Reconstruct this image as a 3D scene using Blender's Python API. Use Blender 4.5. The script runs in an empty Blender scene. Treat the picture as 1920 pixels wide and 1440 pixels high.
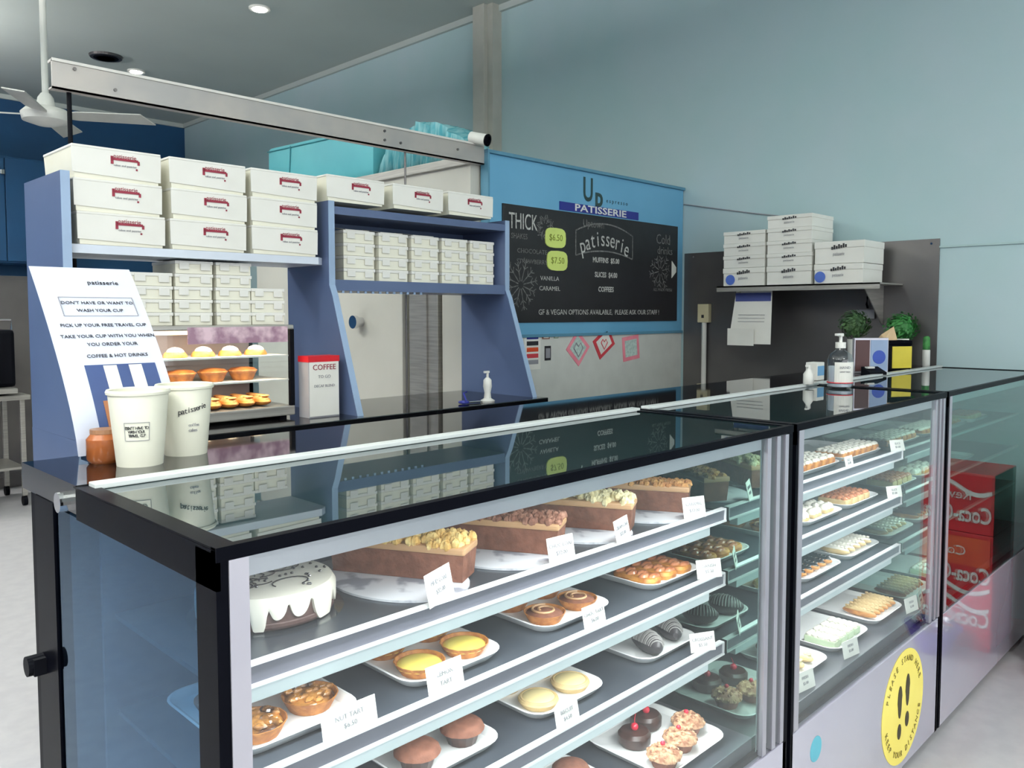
import bpy, bmesh, math, random
from math import pi, sin, cos, radians
from mathutils import Matrix, Vector
random.seed(7)
S = bpy.context.scene
COL = S.collection

# ---------------------------------------------------------------- camera, world, lights, exposure
cam = bpy.data.objects.new('camera', bpy.data.cameras.new('camera'))
COL.objects.link(cam)
cam.matrix_world = Matrix(((0.70131814, 0.04180042, -0.71162181, 0.0),
                           (-0.71284835, 0.04066891, -0.70013804, 0.0),
                           (-0.00032518, 0.99829793, 0.0583192, 1.55),
                           (0, 0, 0, 1)))
cam.data.sensor_width = 36.0
cam.data.lens = 28.728
cam.data.shift_y = -0.0224
cam.data.clip_start = 0.02
S.camera = cam
S.view_settings.view_transform = 'Standard'
S.view_settings.look = 'None'
S.view_settings.gamma = 1.0
S.view_settings.use_curve_mapping = False
S.view_settings.exposure = 0.38
S.cycles.max_bounces = 7
S.cycles.transparent_max_bounces = 14
S.cycles.glossy_bounces = 5
S.cycles.use_denoising = True
S.cycles.caustics_reflective = False
S.cycles.caustics_refractive = False
S.cycles.sample_clamp_indirect = 4.0
W = bpy.data.worlds.new('world'); S.world = W
W.use_nodes = True
W.node_tree.nodes['Background'].inputs[0].default_value = (0.90, 0.95, 1.0, 1)
W.node_tree.nodes['Background'].inputs[1].default_value = 1.1


def area(name, loc, rot, sx, sy, power, color=(1, 1, 1), parent=None):
    l = bpy.data.lights.new(name, 'AREA')
    l.shape = 'RECTANGLE'; l.size = sx; l.size_y = sy; l.energy = power; l.color = color
    o = bpy.data.objects.new(name, l); COL.objects.link(o)
    o.location = loc; o.rotation_euler = rot
    if parent: o.parent = parent
    return o


# daylight through the open shopfront behind the camera
area('shopfront_daylight', (0.2, -4.3, 1.9), (radians(90), 0, 0), 7.6, 2.9, 95, (0.96, 0.98, 1.0))
# unseen tube lamps added as fill (fittings themselves are built further down)
FILL_TUBES = [(-2.4, -1.6), (1.0, -1.8), (-2.2, 2.2), (0.0, 4.6), (0.2, 8.2), (-1.2, 0.6)]
for i, (x, y) in enumerate(FILL_TUBES):
    area('fill_light', (x, y, 3.33), (0, 0, 0), 1.2, 0.25, 44, (1.0, 0.98, 0.95))
    area('fill_light', (x, y, 3.47), (pi, 0, 0), 1.2, 0.25, 190, (1.0, 0.98, 0.95))  # upward lamp added to brighten the ceiling


# ---------------------------------------------------------------- colours and materials
def lin(c):
    return tuple(((v / 255) / 12.92 if v / 255 <= 0.04045 else ((v / 255 + 0.055) / 1.055) ** 2.4) for v in c) + (1,)


MAT = {}


def mat(name, rgb=None, rough=0.5, metal=0.0, rgb2=None, scale=8.0, bump=0.0, bscale=60.0, emis=0.0, spec=0.5, coat=0.0, stretch=None, detail=3.0):
    if name in MAT: return MAT[name]
    m = bpy.data.materials.new(name); m.use_nodes = True; MAT[name] = m
    nt = m.node_tree; N = nt.nodes; b = N['Principled BSDF']
    b.inputs['Roughness'].default_value = rough
    b.inputs['Metallic'].default_value = metal
    b.inputs['Specular IOR Level'].default_value = spec
    b.inputs['Coat Weight'].default_value = coat
    b.inputs['Coat Roughness'].default_value = 0.05
    c1 = lin(rgb)
    c2 = lin(rgb2) if rgb2 else tuple(min(1, v * 0.93) for v in c1[:3]) + (1,)
    tc = N.new('ShaderNodeTexCoord')
    mp = N.new('ShaderNodeMapping')
    if stretch: mp.inputs['Scale'].default_value = stretch
    nt.links.new(tc.outputs['Object'], mp.inputs['Vector'])
    nz = N.new('ShaderNodeTexNoise'); nz.inputs['Scale'].default_value = scale; nz.inputs['Detail'].default_value = detail
    nt.links.new(mp.outputs['Vector'], nz.inputs['Vector'])
    cr = N.new('ShaderNodeValToRGB')
    cr.color_ramp.elements[0].position = 0.38; cr.color_ramp.elements[0].color = c1
    cr.color_ramp.elements[1].position = 0.62; cr.color_ramp.elements[1].color = c2
    nt.links.new(nz.outputs['Fac'], cr.inputs['Fac'])
    nt.links.new(cr.outputs['Color'], b.inputs['Base Color'])
    if bump:
        n2 = N.new('ShaderNodeTexNoise'); n2.inputs['Scale'].default_value = bscale
        nt.links.new(mp.outputs['Vector'], n2.inputs['Vector'])
        bp = N.new('ShaderNodeBump'); bp.inputs['Strength'].default_value = bump; bp.inputs['Distance'].default_value = 0.004
        nt.links.new(n2.outputs['Fac'], bp.inputs['Height'])
        nt.links.new(bp.outputs['Normal'], b.inputs['Normal'])
    if emis:
        b.inputs['Emission Color'].default_value = c1
        b.inputs['Emission Strength'].default_value = emis
    return m


def glass(name, tint=(0.93, 0.97, 0.96), f0=0.045, gloss=(1, 1, 1)):
    if name in MAT: return MAT[name]
    m = bpy.data.materials.new(name); m.use_nodes = True; MAT[name] = m
    nt = m.node_tree; N = nt.nodes; L = nt.links
    N.remove(N['Principled BSDF'])
    out = [n for n in N if n.type == 'OUTPUT_MATERIAL'][0]
    tr = N.new('ShaderNodeBsdfTransparent'); tr.inputs[0].default_value = tint + (1,)
    gl = N.new('ShaderNodeBsdfGlossy'); gl.inputs['Roughness'].default_value = 0.0; gl.inputs['Color'].default_value = gloss + (1,)
    lw = N.new('ShaderNodeLayerWeight'); lw.inputs['Blend'].default_value = 0.5
    pw = N.new('ShaderNodeMath'); pw.operation = 'POWER'; pw.inputs[1].default_value = 5.0
    L.new(lw.outputs['Facing'], pw.inputs[0])
    ma = N.new('ShaderNodeMath'); ma.operation = 'MULTIPLY_ADD'; ma.inputs[1].default_value = 1 - f0; ma.inputs[2].default_value = f0
    L.new(pw.outputs[0], ma.inputs[0])
    mx = N.new('ShaderNodeMixShader')
    L.new(ma.outputs[0], mx.inputs[0]); L.new(tr.outputs[0], mx.inputs[1]); L.new(gl.outputs[0], mx.inputs[2])
    L.new(mx.outputs[0], out.inputs['Surface'])
    return m


M_mint = mat('mint_paint', (176, 197, 201), 0.75, rgb2=(170, 196, 198), scale=1.6, bump=0.25, bscale=9)
M_blue = mat('deep_blue_paint', (14, 70, 112), 0.6, rgb2=(16, 66, 106), scale=2)
M_ceil = mat('ceiling_paint', (184, 192, 188), 0.9, rgb2=(180, 188, 184), scale=1.2)
M_white = mat('white_paint', (222, 222, 216), 0.5)
M_floor = mat('floor_vinyl', (190, 188, 190), 0.3, rgb2=(183, 181, 184), scale=14, bump=0.05, bscale=30)
M_gran = mat('black_granite', (11, 12, 15), 0.04, rgb2=(17, 18, 21), scale=220, spec=0.7)
M_black = mat('black_gloss', (8, 9, 15), 0.3, spec=0.02)
M_blackm = mat('black_matt', (13, 14, 19), 0.5, spec=0.05)
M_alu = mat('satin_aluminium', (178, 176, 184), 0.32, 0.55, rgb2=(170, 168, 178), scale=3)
M_lav = mat('lavender_grey_panel', (172, 169, 182), 0.10, rgb2=(166, 163, 178), scale=1.5, coat=1.0)
M_lav.node_tree.nodes['Principled BSDF'].inputs['Coat IOR'].default_value = 1.75
M_steel = mat('brushed_steel', (178, 175, 168), 0.36, 0.6, rgb2=(160, 157, 151), scale=5, stretch=(1, 1, 20), bump=0.05)
M_dsteel = mat('dark_steel', (118, 114, 112), 0.34, 0.7, rgb2=(92, 90, 91), scale=1.3)
M_chrome = mat('chrome', (220, 220, 222), 0.08, 1.0)
M_slate = mat('slate_shelf', (62, 67, 74), 0.28, rgb2=(56, 61, 68), scale=6)
M_cobalt = mat('cobalt_laminate', (80, 94, 126), 0.35, rgb2=(74, 88, 120), scale=3)
M_coblite = mat('light_blue_edging', (142, 164, 192), 0.4)
M_coolroom = mat('beige_panel', (196, 194, 184), 0.5, rgb2=(188, 186, 176), scale=2)
M_board = mat('chalkboard_black', (20, 20, 23), 0.5, rgb2=(26, 26, 30), scale=5)
M_chalk = mat('chalk', (196, 196, 190), 0.95, rgb2=(150, 150, 148), scale=90)
M_chalkd = mat('faint_chalk', (118, 118, 116), 0.95, rgb2=(84, 84, 84), scale=90)
M_sky = mat('sky_blue_sign', (104, 164, 198), 0.35, rgb2=(98, 158, 192), scale=2)
M_card = mat('white_card', (228, 227, 220), 0.6, rgb2=(221, 220, 212), scale=5)
M_cream = mat('cream_card', (233, 231, 214), 0.6, rgb2=(226, 223, 204), scale=5)
M_cup = mat('paper_cup', (226, 225, 208), 0.5, rgb2=(220, 219, 202), scale=6)
M_red = mat('dark_red_ink', (132, 30, 52), 0.6)
M_ink = mat('black_ink', (30, 30, 36), 0.6)
M_grey = mat('grey_ink', (142, 142, 148), 0.7)
M_navyink = mat('navy_ink', (32, 40, 128), 0.5)
M_turq = mat('turquoise_vinyl', (92, 176, 184), 0.5, rgb2=(84, 166, 176), scale=3)
M_turqd = mat('turquoise_cloth', (70, 152, 164), 0.8, rgb2=(138, 190, 194), scale=9, stretch=(1, 7, 1))
M_tray = mat('white_melamine', (240, 241, 240), 0.2, rgb2=(234, 235, 235), scale=4)
M_yel = mat('yellow_plastic', (214, 196, 62), 0.4)
M_stick = mat('yellow_sticker', (246, 228, 110), 0.4, rgb2=(240, 220, 100), scale=4)
M_coke = mat('red_carton', (200, 22, 36), 0.4, rgb2=(186, 16, 30), scale=3)
M_orange = mat('orange_carton', (214, 84, 40), 0.5, rgb2=(200, 60, 34), scale=8)
M_purple = mat('purple_foil', (96, 70, 170), 0.3)
M_leaf = mat('leaf_green', (30, 92, 40), 0.6, rgb2=(52, 128, 56), scale=30)
M_leafd = mat('dark_leaf_green', (28, 58, 28), 0.7, rgb2=(52, 84, 40), scale=30)
M_pot = mat('white_pot', (214, 214, 208), 0.4)
M_pink = mat('pink_paper', (236, 146, 160), 0.7, rgb2=(228, 130, 146), scale=12)
M_posr = mat('red_paper', (196, 60, 70), 0.7)
M_pale = mat('pale_print', (196, 214, 206), 0.7, rgb2=(168, 190, 184), scale=60)
M_beigep = mat('ivory_plastic', (206, 196, 160), 0.5)
M_led = mat('led_diffuser', (198, 208, 212), 0.5, emis=0.12)
M_lamp = mat('lamp_face', (255, 252, 244), 0.5, emis=14.0)
M_warm = mat('warm_led', (255, 226, 186), 0.5, emis=2.6)
M_pastry = mat('golden_pastry', (206, 142, 66), 0.55, rgb2=(160, 94, 36), scale=38, bump=0.5, bscale=80)
M_crust = mat('pie_crust', (190, 126, 62), 0.65, rgb2=(150, 90, 40), scale=60, bump=0.4)
M_choc = mat('chocolate', (64, 38, 30), 0.35, rgb2=(48, 28, 24), scale=30)
M_chocd = mat('dark_glaze', (34, 28, 30), 0.16, rgb2=(26, 22, 24), scale=20, coat=0.4)
M_brown = mat('cocoa_cake', (132, 84, 64), 0.75, rgb2=(112, 68, 50), scale=50, bump=0.4, bscale=120)
M_greych = mat('grey_choc_coat', (58, 54, 57), 0.45, rgb2=(46, 43, 46), scale=30)
M_stripe = mat('icing_stripe', (138, 136, 134), 0.5)
M_icing = mat('white_icing', (244, 240, 226), 0.35, rgb2=(238, 233, 218), scale=8)
M_drip = mat('cake_brown', (96, 70, 64), 0.6, rgb2=(82, 58, 54), scale=60, bump=0.3)
M_crumb = mat('yellow_crumble', (232, 206, 140), 0.8, rgb2=(206, 164, 92), scale=45, bump=0.7, bscale=110)
M_crumbw = mat('cream_crumble', (232, 226, 190), 0.8, rgb2=(212, 198, 150), scale=45, bump=0.7, bscale=110)
M_crumbb = mat('chocolate_crumble', (176, 130, 108), 0.8, rgb2=(128, 84, 66), scale=45, bump=0.7, bscale=110)
M_crumbo = mat('caramel_crumble', (222, 172, 106), 0.8, rgb2=(184, 124, 70), scale=45, bump=0.7, bscale=110)
M_cara = mat('caramel_band', (196, 154, 112), 0.5)
M_lemon = mat('lemon_curd', (236, 216, 112), 0.18, rgb2=(228, 204, 92), scale=10)
M_nuts = mat('caramel_nuts', (226, 158, 78), 0.3, rgb2=(74, 42, 22), scale=26, bump=0.8, bscale=60, coat=0.4)
M_straw = mat('nutty_icing', (204, 164, 128), 0.7, rgb2=(140, 92, 64), scale=70, bump=0.7, bscale=90)
M_cherry = mat('cherry_red', (206, 32, 58), 0.2)
M_marble = mat('marble_board', (216, 218, 224), 0.35, rgb2=(150, 154, 166), scale=14, detail=8)
M_marble.node_tree.nodes['Color Ramp'].color_ramp.elements[0].position = 0.50
M_marble.node_tree.nodes['Color Ramp'].color_ramp.elements[1].position = 0.58
M_paleb = mat('pale_biscuit', (216, 190, 138), 0.6, rgb2=(196, 166, 112), scale=20, bump=0.3)
M_apri = mat('apricot_glaze', (206, 136, 92), 0.3, rgb2=(176, 104, 68), scale=24, bump=0.4, coat=0.4)
M_mirror = mat('green_mirror', (150, 182, 172), 0.02, 1.0, rgb2=(150, 182, 172))
M_skin_clear = glass('clear_glass', (0.97, 0.985, 0.98), 0.03)
M_glass = glass('pane_glass', (0.95, 0.975, 0.97), 0.035)
M_sidegl = glass('side_glass', (0.50, 0.66, 0.78), 0.03, (0.6, 0.78, 1.0))
M_lid = mat('smoked_glass_lid', (38, 54, 56), 0.015, rgb2=(38, 54, 56))
M_lid.node_tree.nodes['Principled BSDF'].inputs['IOR'].default_value = 2.1
M_bottle = glass('bottle_plastic', (0.90, 0.93, 0.96), 0.06)
M_photo = mat('dark_blue_print', (44, 62, 106), 0.6)


# ---------------------------------------------------------------- mesh helpers
class MB:
    def __init__(s):
        s.v = []; s.f = []; s.mi = []; s.cur = 0; s.M = Matrix.Identity(4)

    def add(s, verts, faces):
        n = len(s.v)
        s.v += [tuple(s.M @ Vector(v)) for v in verts]
        s.f += [tuple(i + n for i in f) for f in faces]
        s.mi += [s.cur] * len(faces)
        return s

    def box(s, x0, x1, y0, y1, z0, z1, bev=0.0):
        if bev <= 0:
            return s.add([(x0, y0, z0), (x1, y0, z0), (x1, y1, z0), (x0, y1, z0), (x0, y0, z1), (x1, y0, z1), (x1, y1, z1), (x0, y1, z1)],
                         [(0, 3, 2, 1), (4, 5, 6, 7), (0, 1, 5, 4), (1, 2, 6, 5), (2, 3, 7, 6), (3, 0, 4, 7)])
        b = min(bev, (x1 - x0) / 2.1, (y1 - y0) / 2.1, (z1 - z0) / 2.1)
        bm = bmesh.new(); bmesh.ops.create_cube(bm, size=1.0)
        for v in bm.verts:
            v.co = Vector(((x0 + x1) / 2 + v.co.x * (x1 - x0), (y0 + y1) / 2 + v.co.y * (y1 - y0), (z0 + z1) / 2 + v.co.z * (z1 - z0)))
        bmesh.ops.bevel(bm, geom=bm.edges[:], offset=b, segments=2, affect='EDGES', profile=0.6)
        bm.verts.ensure_lookup_table()
        vs = [tuple(v.co) for v in bm.verts]; fs = [tuple(v.index for v in f.verts) for f in bm.faces]
        bm.free(); return s.add(vs, fs)

    def loft(s, loops, cap0=True, cap1=True):
        n = len(loops[0]); vs = [p for l in loops for p in l]; fs = []
        for k in range(len(loops) - 1):
            for i in range(n):
                j = (i + 1) % n
                fs.append((k * n + i, k * n + j, (k + 1) * n + j, (k + 1) * n + i))
        if cap0: fs.append(tuple(range(n))[::-1])
        if cap1: fs.append(tuple((len(loops) - 1) * n + i for i in range(n)))
        return s.add(vs, fs)

    def lathe(s, prof, seg=24, c=(0, 0, 0), wob=None, caps=True):
        loops = []
        for r, z in prof:
            loops.append([(c[0] + r * cos(2 * pi * i / seg) * (wob(i, seg) if wob else 1), c[1] + r * sin(2 * pi * i / seg) * (wob(i, seg) if wob else 1), c[2] + z) for i in range(seg)])
        return s.loft(loops, caps, caps)

    def cyl(s, c, r, h, seg=20, axis='Z', r2=None):
        r2 = r if r2 is None else r2; old = s.M
        R = {'Z': Matrix.Identity(4), 'X': Matrix.Rotation(pi / 2, 4, 'Y'), 'Y': Matrix.Rotation(-pi / 2, 4, 'X')}[axis]
        s.M = old @ Matrix.Translation(c) @ R
        s.lathe([(r, 0), (r2, h)], seg); s.M = old; return s

    def tube(s, pts, r, seg=8):
        pts = [Vector(p) for p in pts]; loops = []
        up = Vector((0, 0, 1))
        for i, p in enumerate(pts):
            t = (pts[min(i + 1, len(pts) - 1)] - pts[max(i - 1, 0)]).normalized()
            a = t.cross(up)
            if a.length < 0.05: a = t.cross(Vector((1, 0, 0)))
            a.normalize(); b = t.cross(a)
            rr = r[i] if isinstance(r, (list, tuple)) else r
            loops.append([tuple(p + a * rr * cos(2 * pi * k / seg) + b * rr * sin(2 * pi * k / seg)) for k in range(seg)])
        return s.loft(loops)

    def prism(s, poly, axis, a, b):
        f = {'X': lambda u, v, w: (w, u, v), 'Y': lambda u, v, w: (u, w, v), 'Z': lambda u, v, w: (u, v, w)}[axis]
        return s.loft([[f(u, v, a) for u, v in poly], [f(u, v, b) for u, v in poly]])

    def blob(s, c, rx, ry, rz, seg=12, rings=7, noise=0.0, half=False):
        loops = []
        lo = 0 if half else -pi / 2
        for k in range(rings + 1):
            t = lo + (pi / 2 - lo) * k / rings
            cr = max(cos(t), 0.02)
            loops.append([(c[0] + rx * cr * cos(2 * pi * i / seg) * (1 + random.uniform(-noise, noise)), c[1] + ry * cr * sin(2 * pi * i / seg) * (1 + random.uniform(-noise, noise)), c[2] + rz * sin(t) * (1 + random.uniform(-noise, noise))) for i in range(seg)])
        return s.loft(loops)

    def rrect(s, w, d, r, z, cx=0, cy=0, n=5):
        out = []
        for qx, qy, a0 in ((1, 1, 0), (-1, 1, 90), (-1, -1, 180), (1, -1, 270)):
            for i in range(n + 1):
                a = radians(a0 + 90 * i / n)
                out.append((cx + qx * (w / 2 - r) + r * cos(a), cy + qy * (d / 2 - r) + r * sin(a), z))
        return out

    def mesh(s, name, mats, smooth=False):
        me = bpy.data.meshes.new(name); me.from_pydata(s.v, [], s.f)
        for m in (mats if isinstance(mats, (list, tuple)) else [mats]): me.materials.append(m)
        for p, i in zip(me.polygons, s.mi): p.material_index = i
        bm = bmesh.new(); bm.from_mesh(me); bmesh.ops.recalc_face_normals(bm, faces=bm.faces); bm.to_mesh(me); bm.free()
        if smooth:
            for p in me.polygons: p.use_smooth = True
            try: me.set_sharp_from_angle(angle=radians(38))
            except Exception: pass
        return me


def obj(name, mb, mats, parent=None, label=None, smooth=False, M=None):
    me = mb if isinstance(mb, bpy.types.Mesh) else mb.mesh(name, mats, smooth)
    o = bpy.data.objects.new(name, me); COL.objects.link(o)
    if parent: o.parent = parent
    if label: o['label'] = label
    if M is not None: o.matrix_local = M
    return o


def tag(o, label, cat, group=None):
    o['label'] = label; o['category'] = cat
    if group: o['group'] = group
    return o


def thing(name, label, cat, loc=(0, 0, 0), rz=0.0, group=None):
    o = bpy.data.objects.new(name, None); COL.objects.link(o)
    o.empty_display_size = 0.05
    o.location = loc; o.rotation_euler = (0, 0, rz)
    return tag(o, label, cat, group)


def structure(name, mb, m):
    o = obj(name, mb, m); o['kind'] = 'structure'; return o


KIDS = {}


def children(o):
    return [c for c in bpy.data.objects if c.parent == o]


def dup(root, loc, rz=0.0, label=None, group=None, kids=None):
    r = root.copy(); COL.objects.link(r); r.location = loc; r.rotation_euler = (0, 0, rz)
    if label: r['label'] = label
    if group: r['group'] = group
    for ch, subs in kids:
        c = ch.copy(); COL.objects.link(c); c.parent = r
        for g in subs:
            d = g.copy(); COL.objects.link(d); d.parent = c
    return r


def tree(o):
    return [(c, children(c)) for c in children(o)]


FY = Matrix(((1, 0, 0, 0), (0, 0, -1, 0), (0, 1, 0, 0), (0, 0, 0, 1)))        # text on a face that looks along -Y
FX = Matrix(((0, 0, -1, 0), (-1, 0, 0, 0), (0, 1, 0, 0), (0, 0, 0, 1)))        # text on a face that looks along -X
TXT = {}


def text_mesh(s, size, m, ext=0.0004, align='CENTER', sx=1.0, bold=0.0):
    key = (s, size, m.name, align, sx, bold)
    if key in TXT: return TXT[key]
    c = bpy.data.curves.new('lettering', 'FONT'); c.body = s; c.size = size; c.extrude = ext; c.align_x = align; c.align_y = 'CENTER'
    c.resolution_u = 4 if size > 0.1 else 2; c.offset = bold
    o = bpy.data.objects.new('lettering', c); COL.objects.link(o)
    me = bpy.data.meshes.new_from_object(o)
    bpy.data.objects.remove(o); bpy.data.curves.remove(c)
    for v in me.vertices: v.co.x *= sx
    me.materials.clear(); me.materials.append(m)
    TXT[key] = me
    return me


def letter(parent, s, size, m, frame, loc, name='lettering', align='CENTER', sx=1.0, rot=0.0, bold=0.0):
    me = text_mesh(s, size, m, align=align, sx=sx, bold=bold)
    return obj(name, me, None, parent, M=Matrix.Translation(loc) @ frame @ Matrix.Rotation(rot, 4, 'Z'))


# ================================================================ THE SETTING
XW = 4.70; YF = 10.6; XL = -5.2; YN = -4.4; ZC = 4.0
structure('floor', MB().box(XL, XW, YN, YF, -0.1, 0), M_floor)
structure('ceiling', MB().box(XL, XW, YN, YF, ZC, ZC + 0.1), M_ceil)
structure('wall_right', MB().box(XW, XW + 0.15, YN, YF, 0, ZC), M_mint)
structure('wall_far', MB().box(XL, XW, YF, YF + 0.15, 0, ZC), M_blue)
structure('wall_left', MB().box(XL - 0.15, XL, YN, YF, 0, ZC), M_blue)
w = MB().box(XL, -3.8, YN - 0.15, YN, 0, ZC).box(4.2, XW, YN - 0.15, YN, 0, ZC).box(-3.8, 4.2, YN - 0.15, YN, 3.5, ZC).box(-3.8, 4.2, YN - 0.15, YN, 0, 0.35)
structure('wall_near', w, M_white)
fr = MB()
for x in (-3.8, -1.15, 1.5, 4.15): fr.box(x, x + 0.06, YN - 0.1, YN - 0.04, 0.35, 3.5)
structure('window_1', fr, M_alu)
structure('trim_1', MB().box(XW - 0.012, XW, 1.44 - 2.4, 1.44, 1.896, 1.906), mat('mint_bead', (168, 192, 192), 0.6))
structure('trim_2', MB().box(XW - 0.03, XW, YN, YF, ZC - 0.05, ZC).box(XL, XW, YF - 0.03, YF, ZC - 0.05, ZC), M_ceil)
structure('column_1', MB().box(XW - 0.14, XW, 4.80, 4.93, 2.36, ZC, 0.004).box(XW - 0.10, XW, 4.74, 4.80, 2.36, ZC), mat('column_paint', (178, 178, 168), 0.6))

# tube fittings made up to carry the fill lamps, all out of view
for i, (x, y) in enumerate(FILL_TUBES):
    t = thing('added_ceiling_light', 'long white tube light fitting hanging out of view, added as fill light', 'light', (x, y, 3.45), group='added tube light fittings')
    for sx in (-0.5, 0.5): obj('hanger', MB().cyl((sx, 0, 0), 0.006, ZC - 3.45, 8), M_white, t)
    obj('housing', MB().box(-0.62, 0.62, -0.14, 0.14, -0.05, 0.0, 0.004), M_white, t)
    obj('diffuser', MB().box(-0.58, 0.58, -0.11, 0.11, -0.065, -0.05, 0.003), mat('fill_tube_face', (255, 255, 250), 0.5, emis=3.0), t)
# round downlights
for x, y, lb in ((3.37, 6.16, 'round white downlight shining above the turquoise mattress'), (3.34, 8.62, 'round white downlight shining just above the steel beam'),
                 (1.0, 9.0, 'round white downlight over the far kitchen corner')):
    t = thing('downlight', lb, 'light', (x, y, ZC), group='round downlights')
    obj('rim', MB().lathe([(0.05, 0), (0.085, 0), (0.085, -0.012), (0.055, -0.012)], 24), M_white, t)
    obj('lamp_face', MB().cyl((0, 0, -0.018), 0.055, 0.005, 20), M_lamp, t)
    l = bpy.data.lights.new('downlight_beam', 'SPOT'); l.energy = 45; l.spot_size = radians(125); l.spot_blend = 0.8; l.shadow_soft_size = 0.05; l.color = (1, 0.97, 0.92)
    lo = bpy.data.objects.new('downlight_beam', l); COL.objects.link(lo); lo.location = (x, y, ZC - 0.03)
t = thing('ceiling_vent', 'dark round vent in the ceiling left of the beam top', 'vent', (2.95, 8.33, ZC))
obj('rim', MB().lathe([(0.11, 0), (0.15, 0), (0.14, -0.02), (0.11, -0.02)], 28), M_dsteel, t)
vb = MB()
for r in (0.03, 0.05, 0.07, 0.09): vb.lathe([(r, -0.018), (r + 0.012, -0.018), (r + 0.012, -0.026), (r, -0.026)], 24)
vb.cyl((0, 0, -0.022), 0.11, 0.003, 24)
obj('grille', vb, M_blackm, t)
t = thing('smoke_detector', 'pale round detector on the ceiling near the mint wall', 'detector', (3.7, 5.15, ZC))
obj('base', MB().lathe([(0.10, 0), (0.12, -0.01), (0.12, -0.02)], 24), M_ceil, t)
obj('sensor_head', MB().lathe([(0.10, -0.02), (0.08, -0.045), (0.02, -0.05)], 24), M_white, t)

# ---------------------------------------------------------------- ceiling fan
fan = thing('ceiling_fan', 'white ceiling fan on a long rod above the kitchen', 'fan', (1.85, 6.38, 2.94))
obj('rod', MB().cyl((0, 0, 0.05), 0.022, 1.01, 14), M_white, fan)
obj('canopy', MB().lathe([(0.02, 0.96), (0.06, 1.01), (0.07, 1.06)], 20), M_white, fan)
obj('motor', MB().lathe([(0.03, 0.14), (0.05, 0.11), (0.06, 0.05), (0.13, 0.03), (0.16, 0.0), (0.15, -0.05), (0.06, -0.08), (0.02, -0.085)], 28), M_white, fan, smooth=True)
for k, a in enumerate((-30, 60, 150, 240)):
    b = MB(); b.M = Matrix.Rotation(radians(a), 4, 'Z') @ Matrix.Rotation(radians(-13), 4, 'X')
    b.prism([(0.13, -0.04), (0.20, -0.075), (0.62, -0.095), (0.70, 0.06), (0.20, 0.055), (0.13, 0.04)], 'Z', -0.012, -0.004)
    obj('blade', b, mat('fan_blade', (196, 196, 190), 0.5), fan)

# ---------------------------------------------------------------- kitchen far left
t = thing('kitchen_cabinet', 'tall stainless steel cabinet row under the blue wall', 'cabinet', (1.0, 8.2, 0))
obj('body', MB().box(0, 3.0, 0, 0.6, 0.1, 1.88, 0.005).box(0.05, 2.95, 0.05, 0.55, 0, 0.1), M_dsteel, t)
for i in range(4):
    d = obj('door', MB().box(0.02 + i * 0.745, 0.745 + i * 0.745, -0.02, 0, 0.14, 1.84, 0.004), M_dsteel, t)
    obj('handle', MB().box(0.64 + i * 0.745, 0.66 + i * 0.745, -0.05, -0.02, 0.9, 1.2, 0.004), M_chrome, d)
t = thing('work_bench', 'stainless work bench on castors at the far left', 'bench', (0.9, 7.35, 0))
obj('worktop', MB().box(0, 1.05, 0, 0.6, 0.86, 0.90, 0.006), M_steel, t)
obj('shelf', MB().box(0.03, 1.0, 0.03, 0.57, 0.30, 0.32), M_steel, t)
for x in (0.03, 0.98):
    for y in (0.03, 0.55):
        lg = obj('leg', MB().box(x, x + 0.035, y, y + 0.035, 0.08, 0.86, 0.003), M_steel, t)
        obj('castor', MB().cyl((x, y + 0.017, 0.04), 0.04, 0.03, 16, 'X'), M_blackm, lg)
t = thing('espresso_machine', 'dark espresso machine with chrome fittings on the far bench', 'machine', (1.2, 7.45, 0.90))
obj('body', MB().box(0, 0.68, 0, 0.45, 0.06, 0.52, 0.03), M_blackm, t)
obj('cup_rail', MB().tube([(0.02, 0.02, 0.52), (0.02, 0.02, 0.60), (0.66, 0.02, 0.60), (0.66, 0.02, 0.52)], 0.008), M_chrome, t)
for x in (0.16, 0.50):
    obj('group_head', MB().cyl((x, -0.06, 0.22), 0.035, 0.07, 16).tube([(x, -0.06, 0.25), (x, -0.20, 0.22)], 0.012), M_chrome, t)
obj('drip_tray', MB().box(0.03, 0.65, -0.15, 0.02, 0.02, 0.06, 0.006), M_steel, t)
for x in (0.05, 0.60): obj('foot', MB().cyl((x, 0.1, 0), 0.02, 0.07, 12), M_blackm, t)
t = thing('wall_cupboard', 'dark blue cupboard high on the far blue wall', 'cupboard', (2.0, 10.2, 2.1))
obj('body', MB().box(0, 1.05, 0.0, 0.39, 0, 1.15, 0.005), M_blue, t)
for i in range(2):
    d = obj('door', MB().box(0.01 + i * 0.52, 0.52 + i * 0.52, -0.02, 0, 0.02, 1.13, 0.004), M_blue, t)
    obj('handle', MB().box(0.06 + i * 0.42, 0.10 + i * 0.42, -0.05, -0.02, 0.95, 1.0, 0.004), M_chrome, d)

# ---------------------------------------------------------------- cool room, partition with chalkboard, beam
PX0, PX1, PY = 2.90, XW - 0.005, 3.03
cr = thing('cool_room', 'beige panelled cool room with a steel framed door', 'cool room', (2.83, 3.08, 0))
obj('shell', MB().box(0, XW - 0.01 - 2.83, 0, 2.2, 0, 2.31, 0.004), M_coolroom, cr)
obj('top_flange', MB().box(-0.02, XW - 0.01 - 2.83, -0.01, 2.22, 2.30, 2.345, 0.003), M_steel, cr)
obj('jamb', MB().box(-0.02, 0, 0.02, 0.20, 0, 2.05, 0.003), M_coolroom, cr)
obj('post', MB().box(-0.035, 0, 0.22, 0.46, 0, 2.08, 0.003).box(-0.045, -0.03, 0.30, 0.32, 0, 2.08), M_steel, cr)
dr = obj('door', MB().box(-0.05, -0.002, 0.50, 1.60, 0.1, 2.05, 0.006), M_coolroom, cr)
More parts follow.
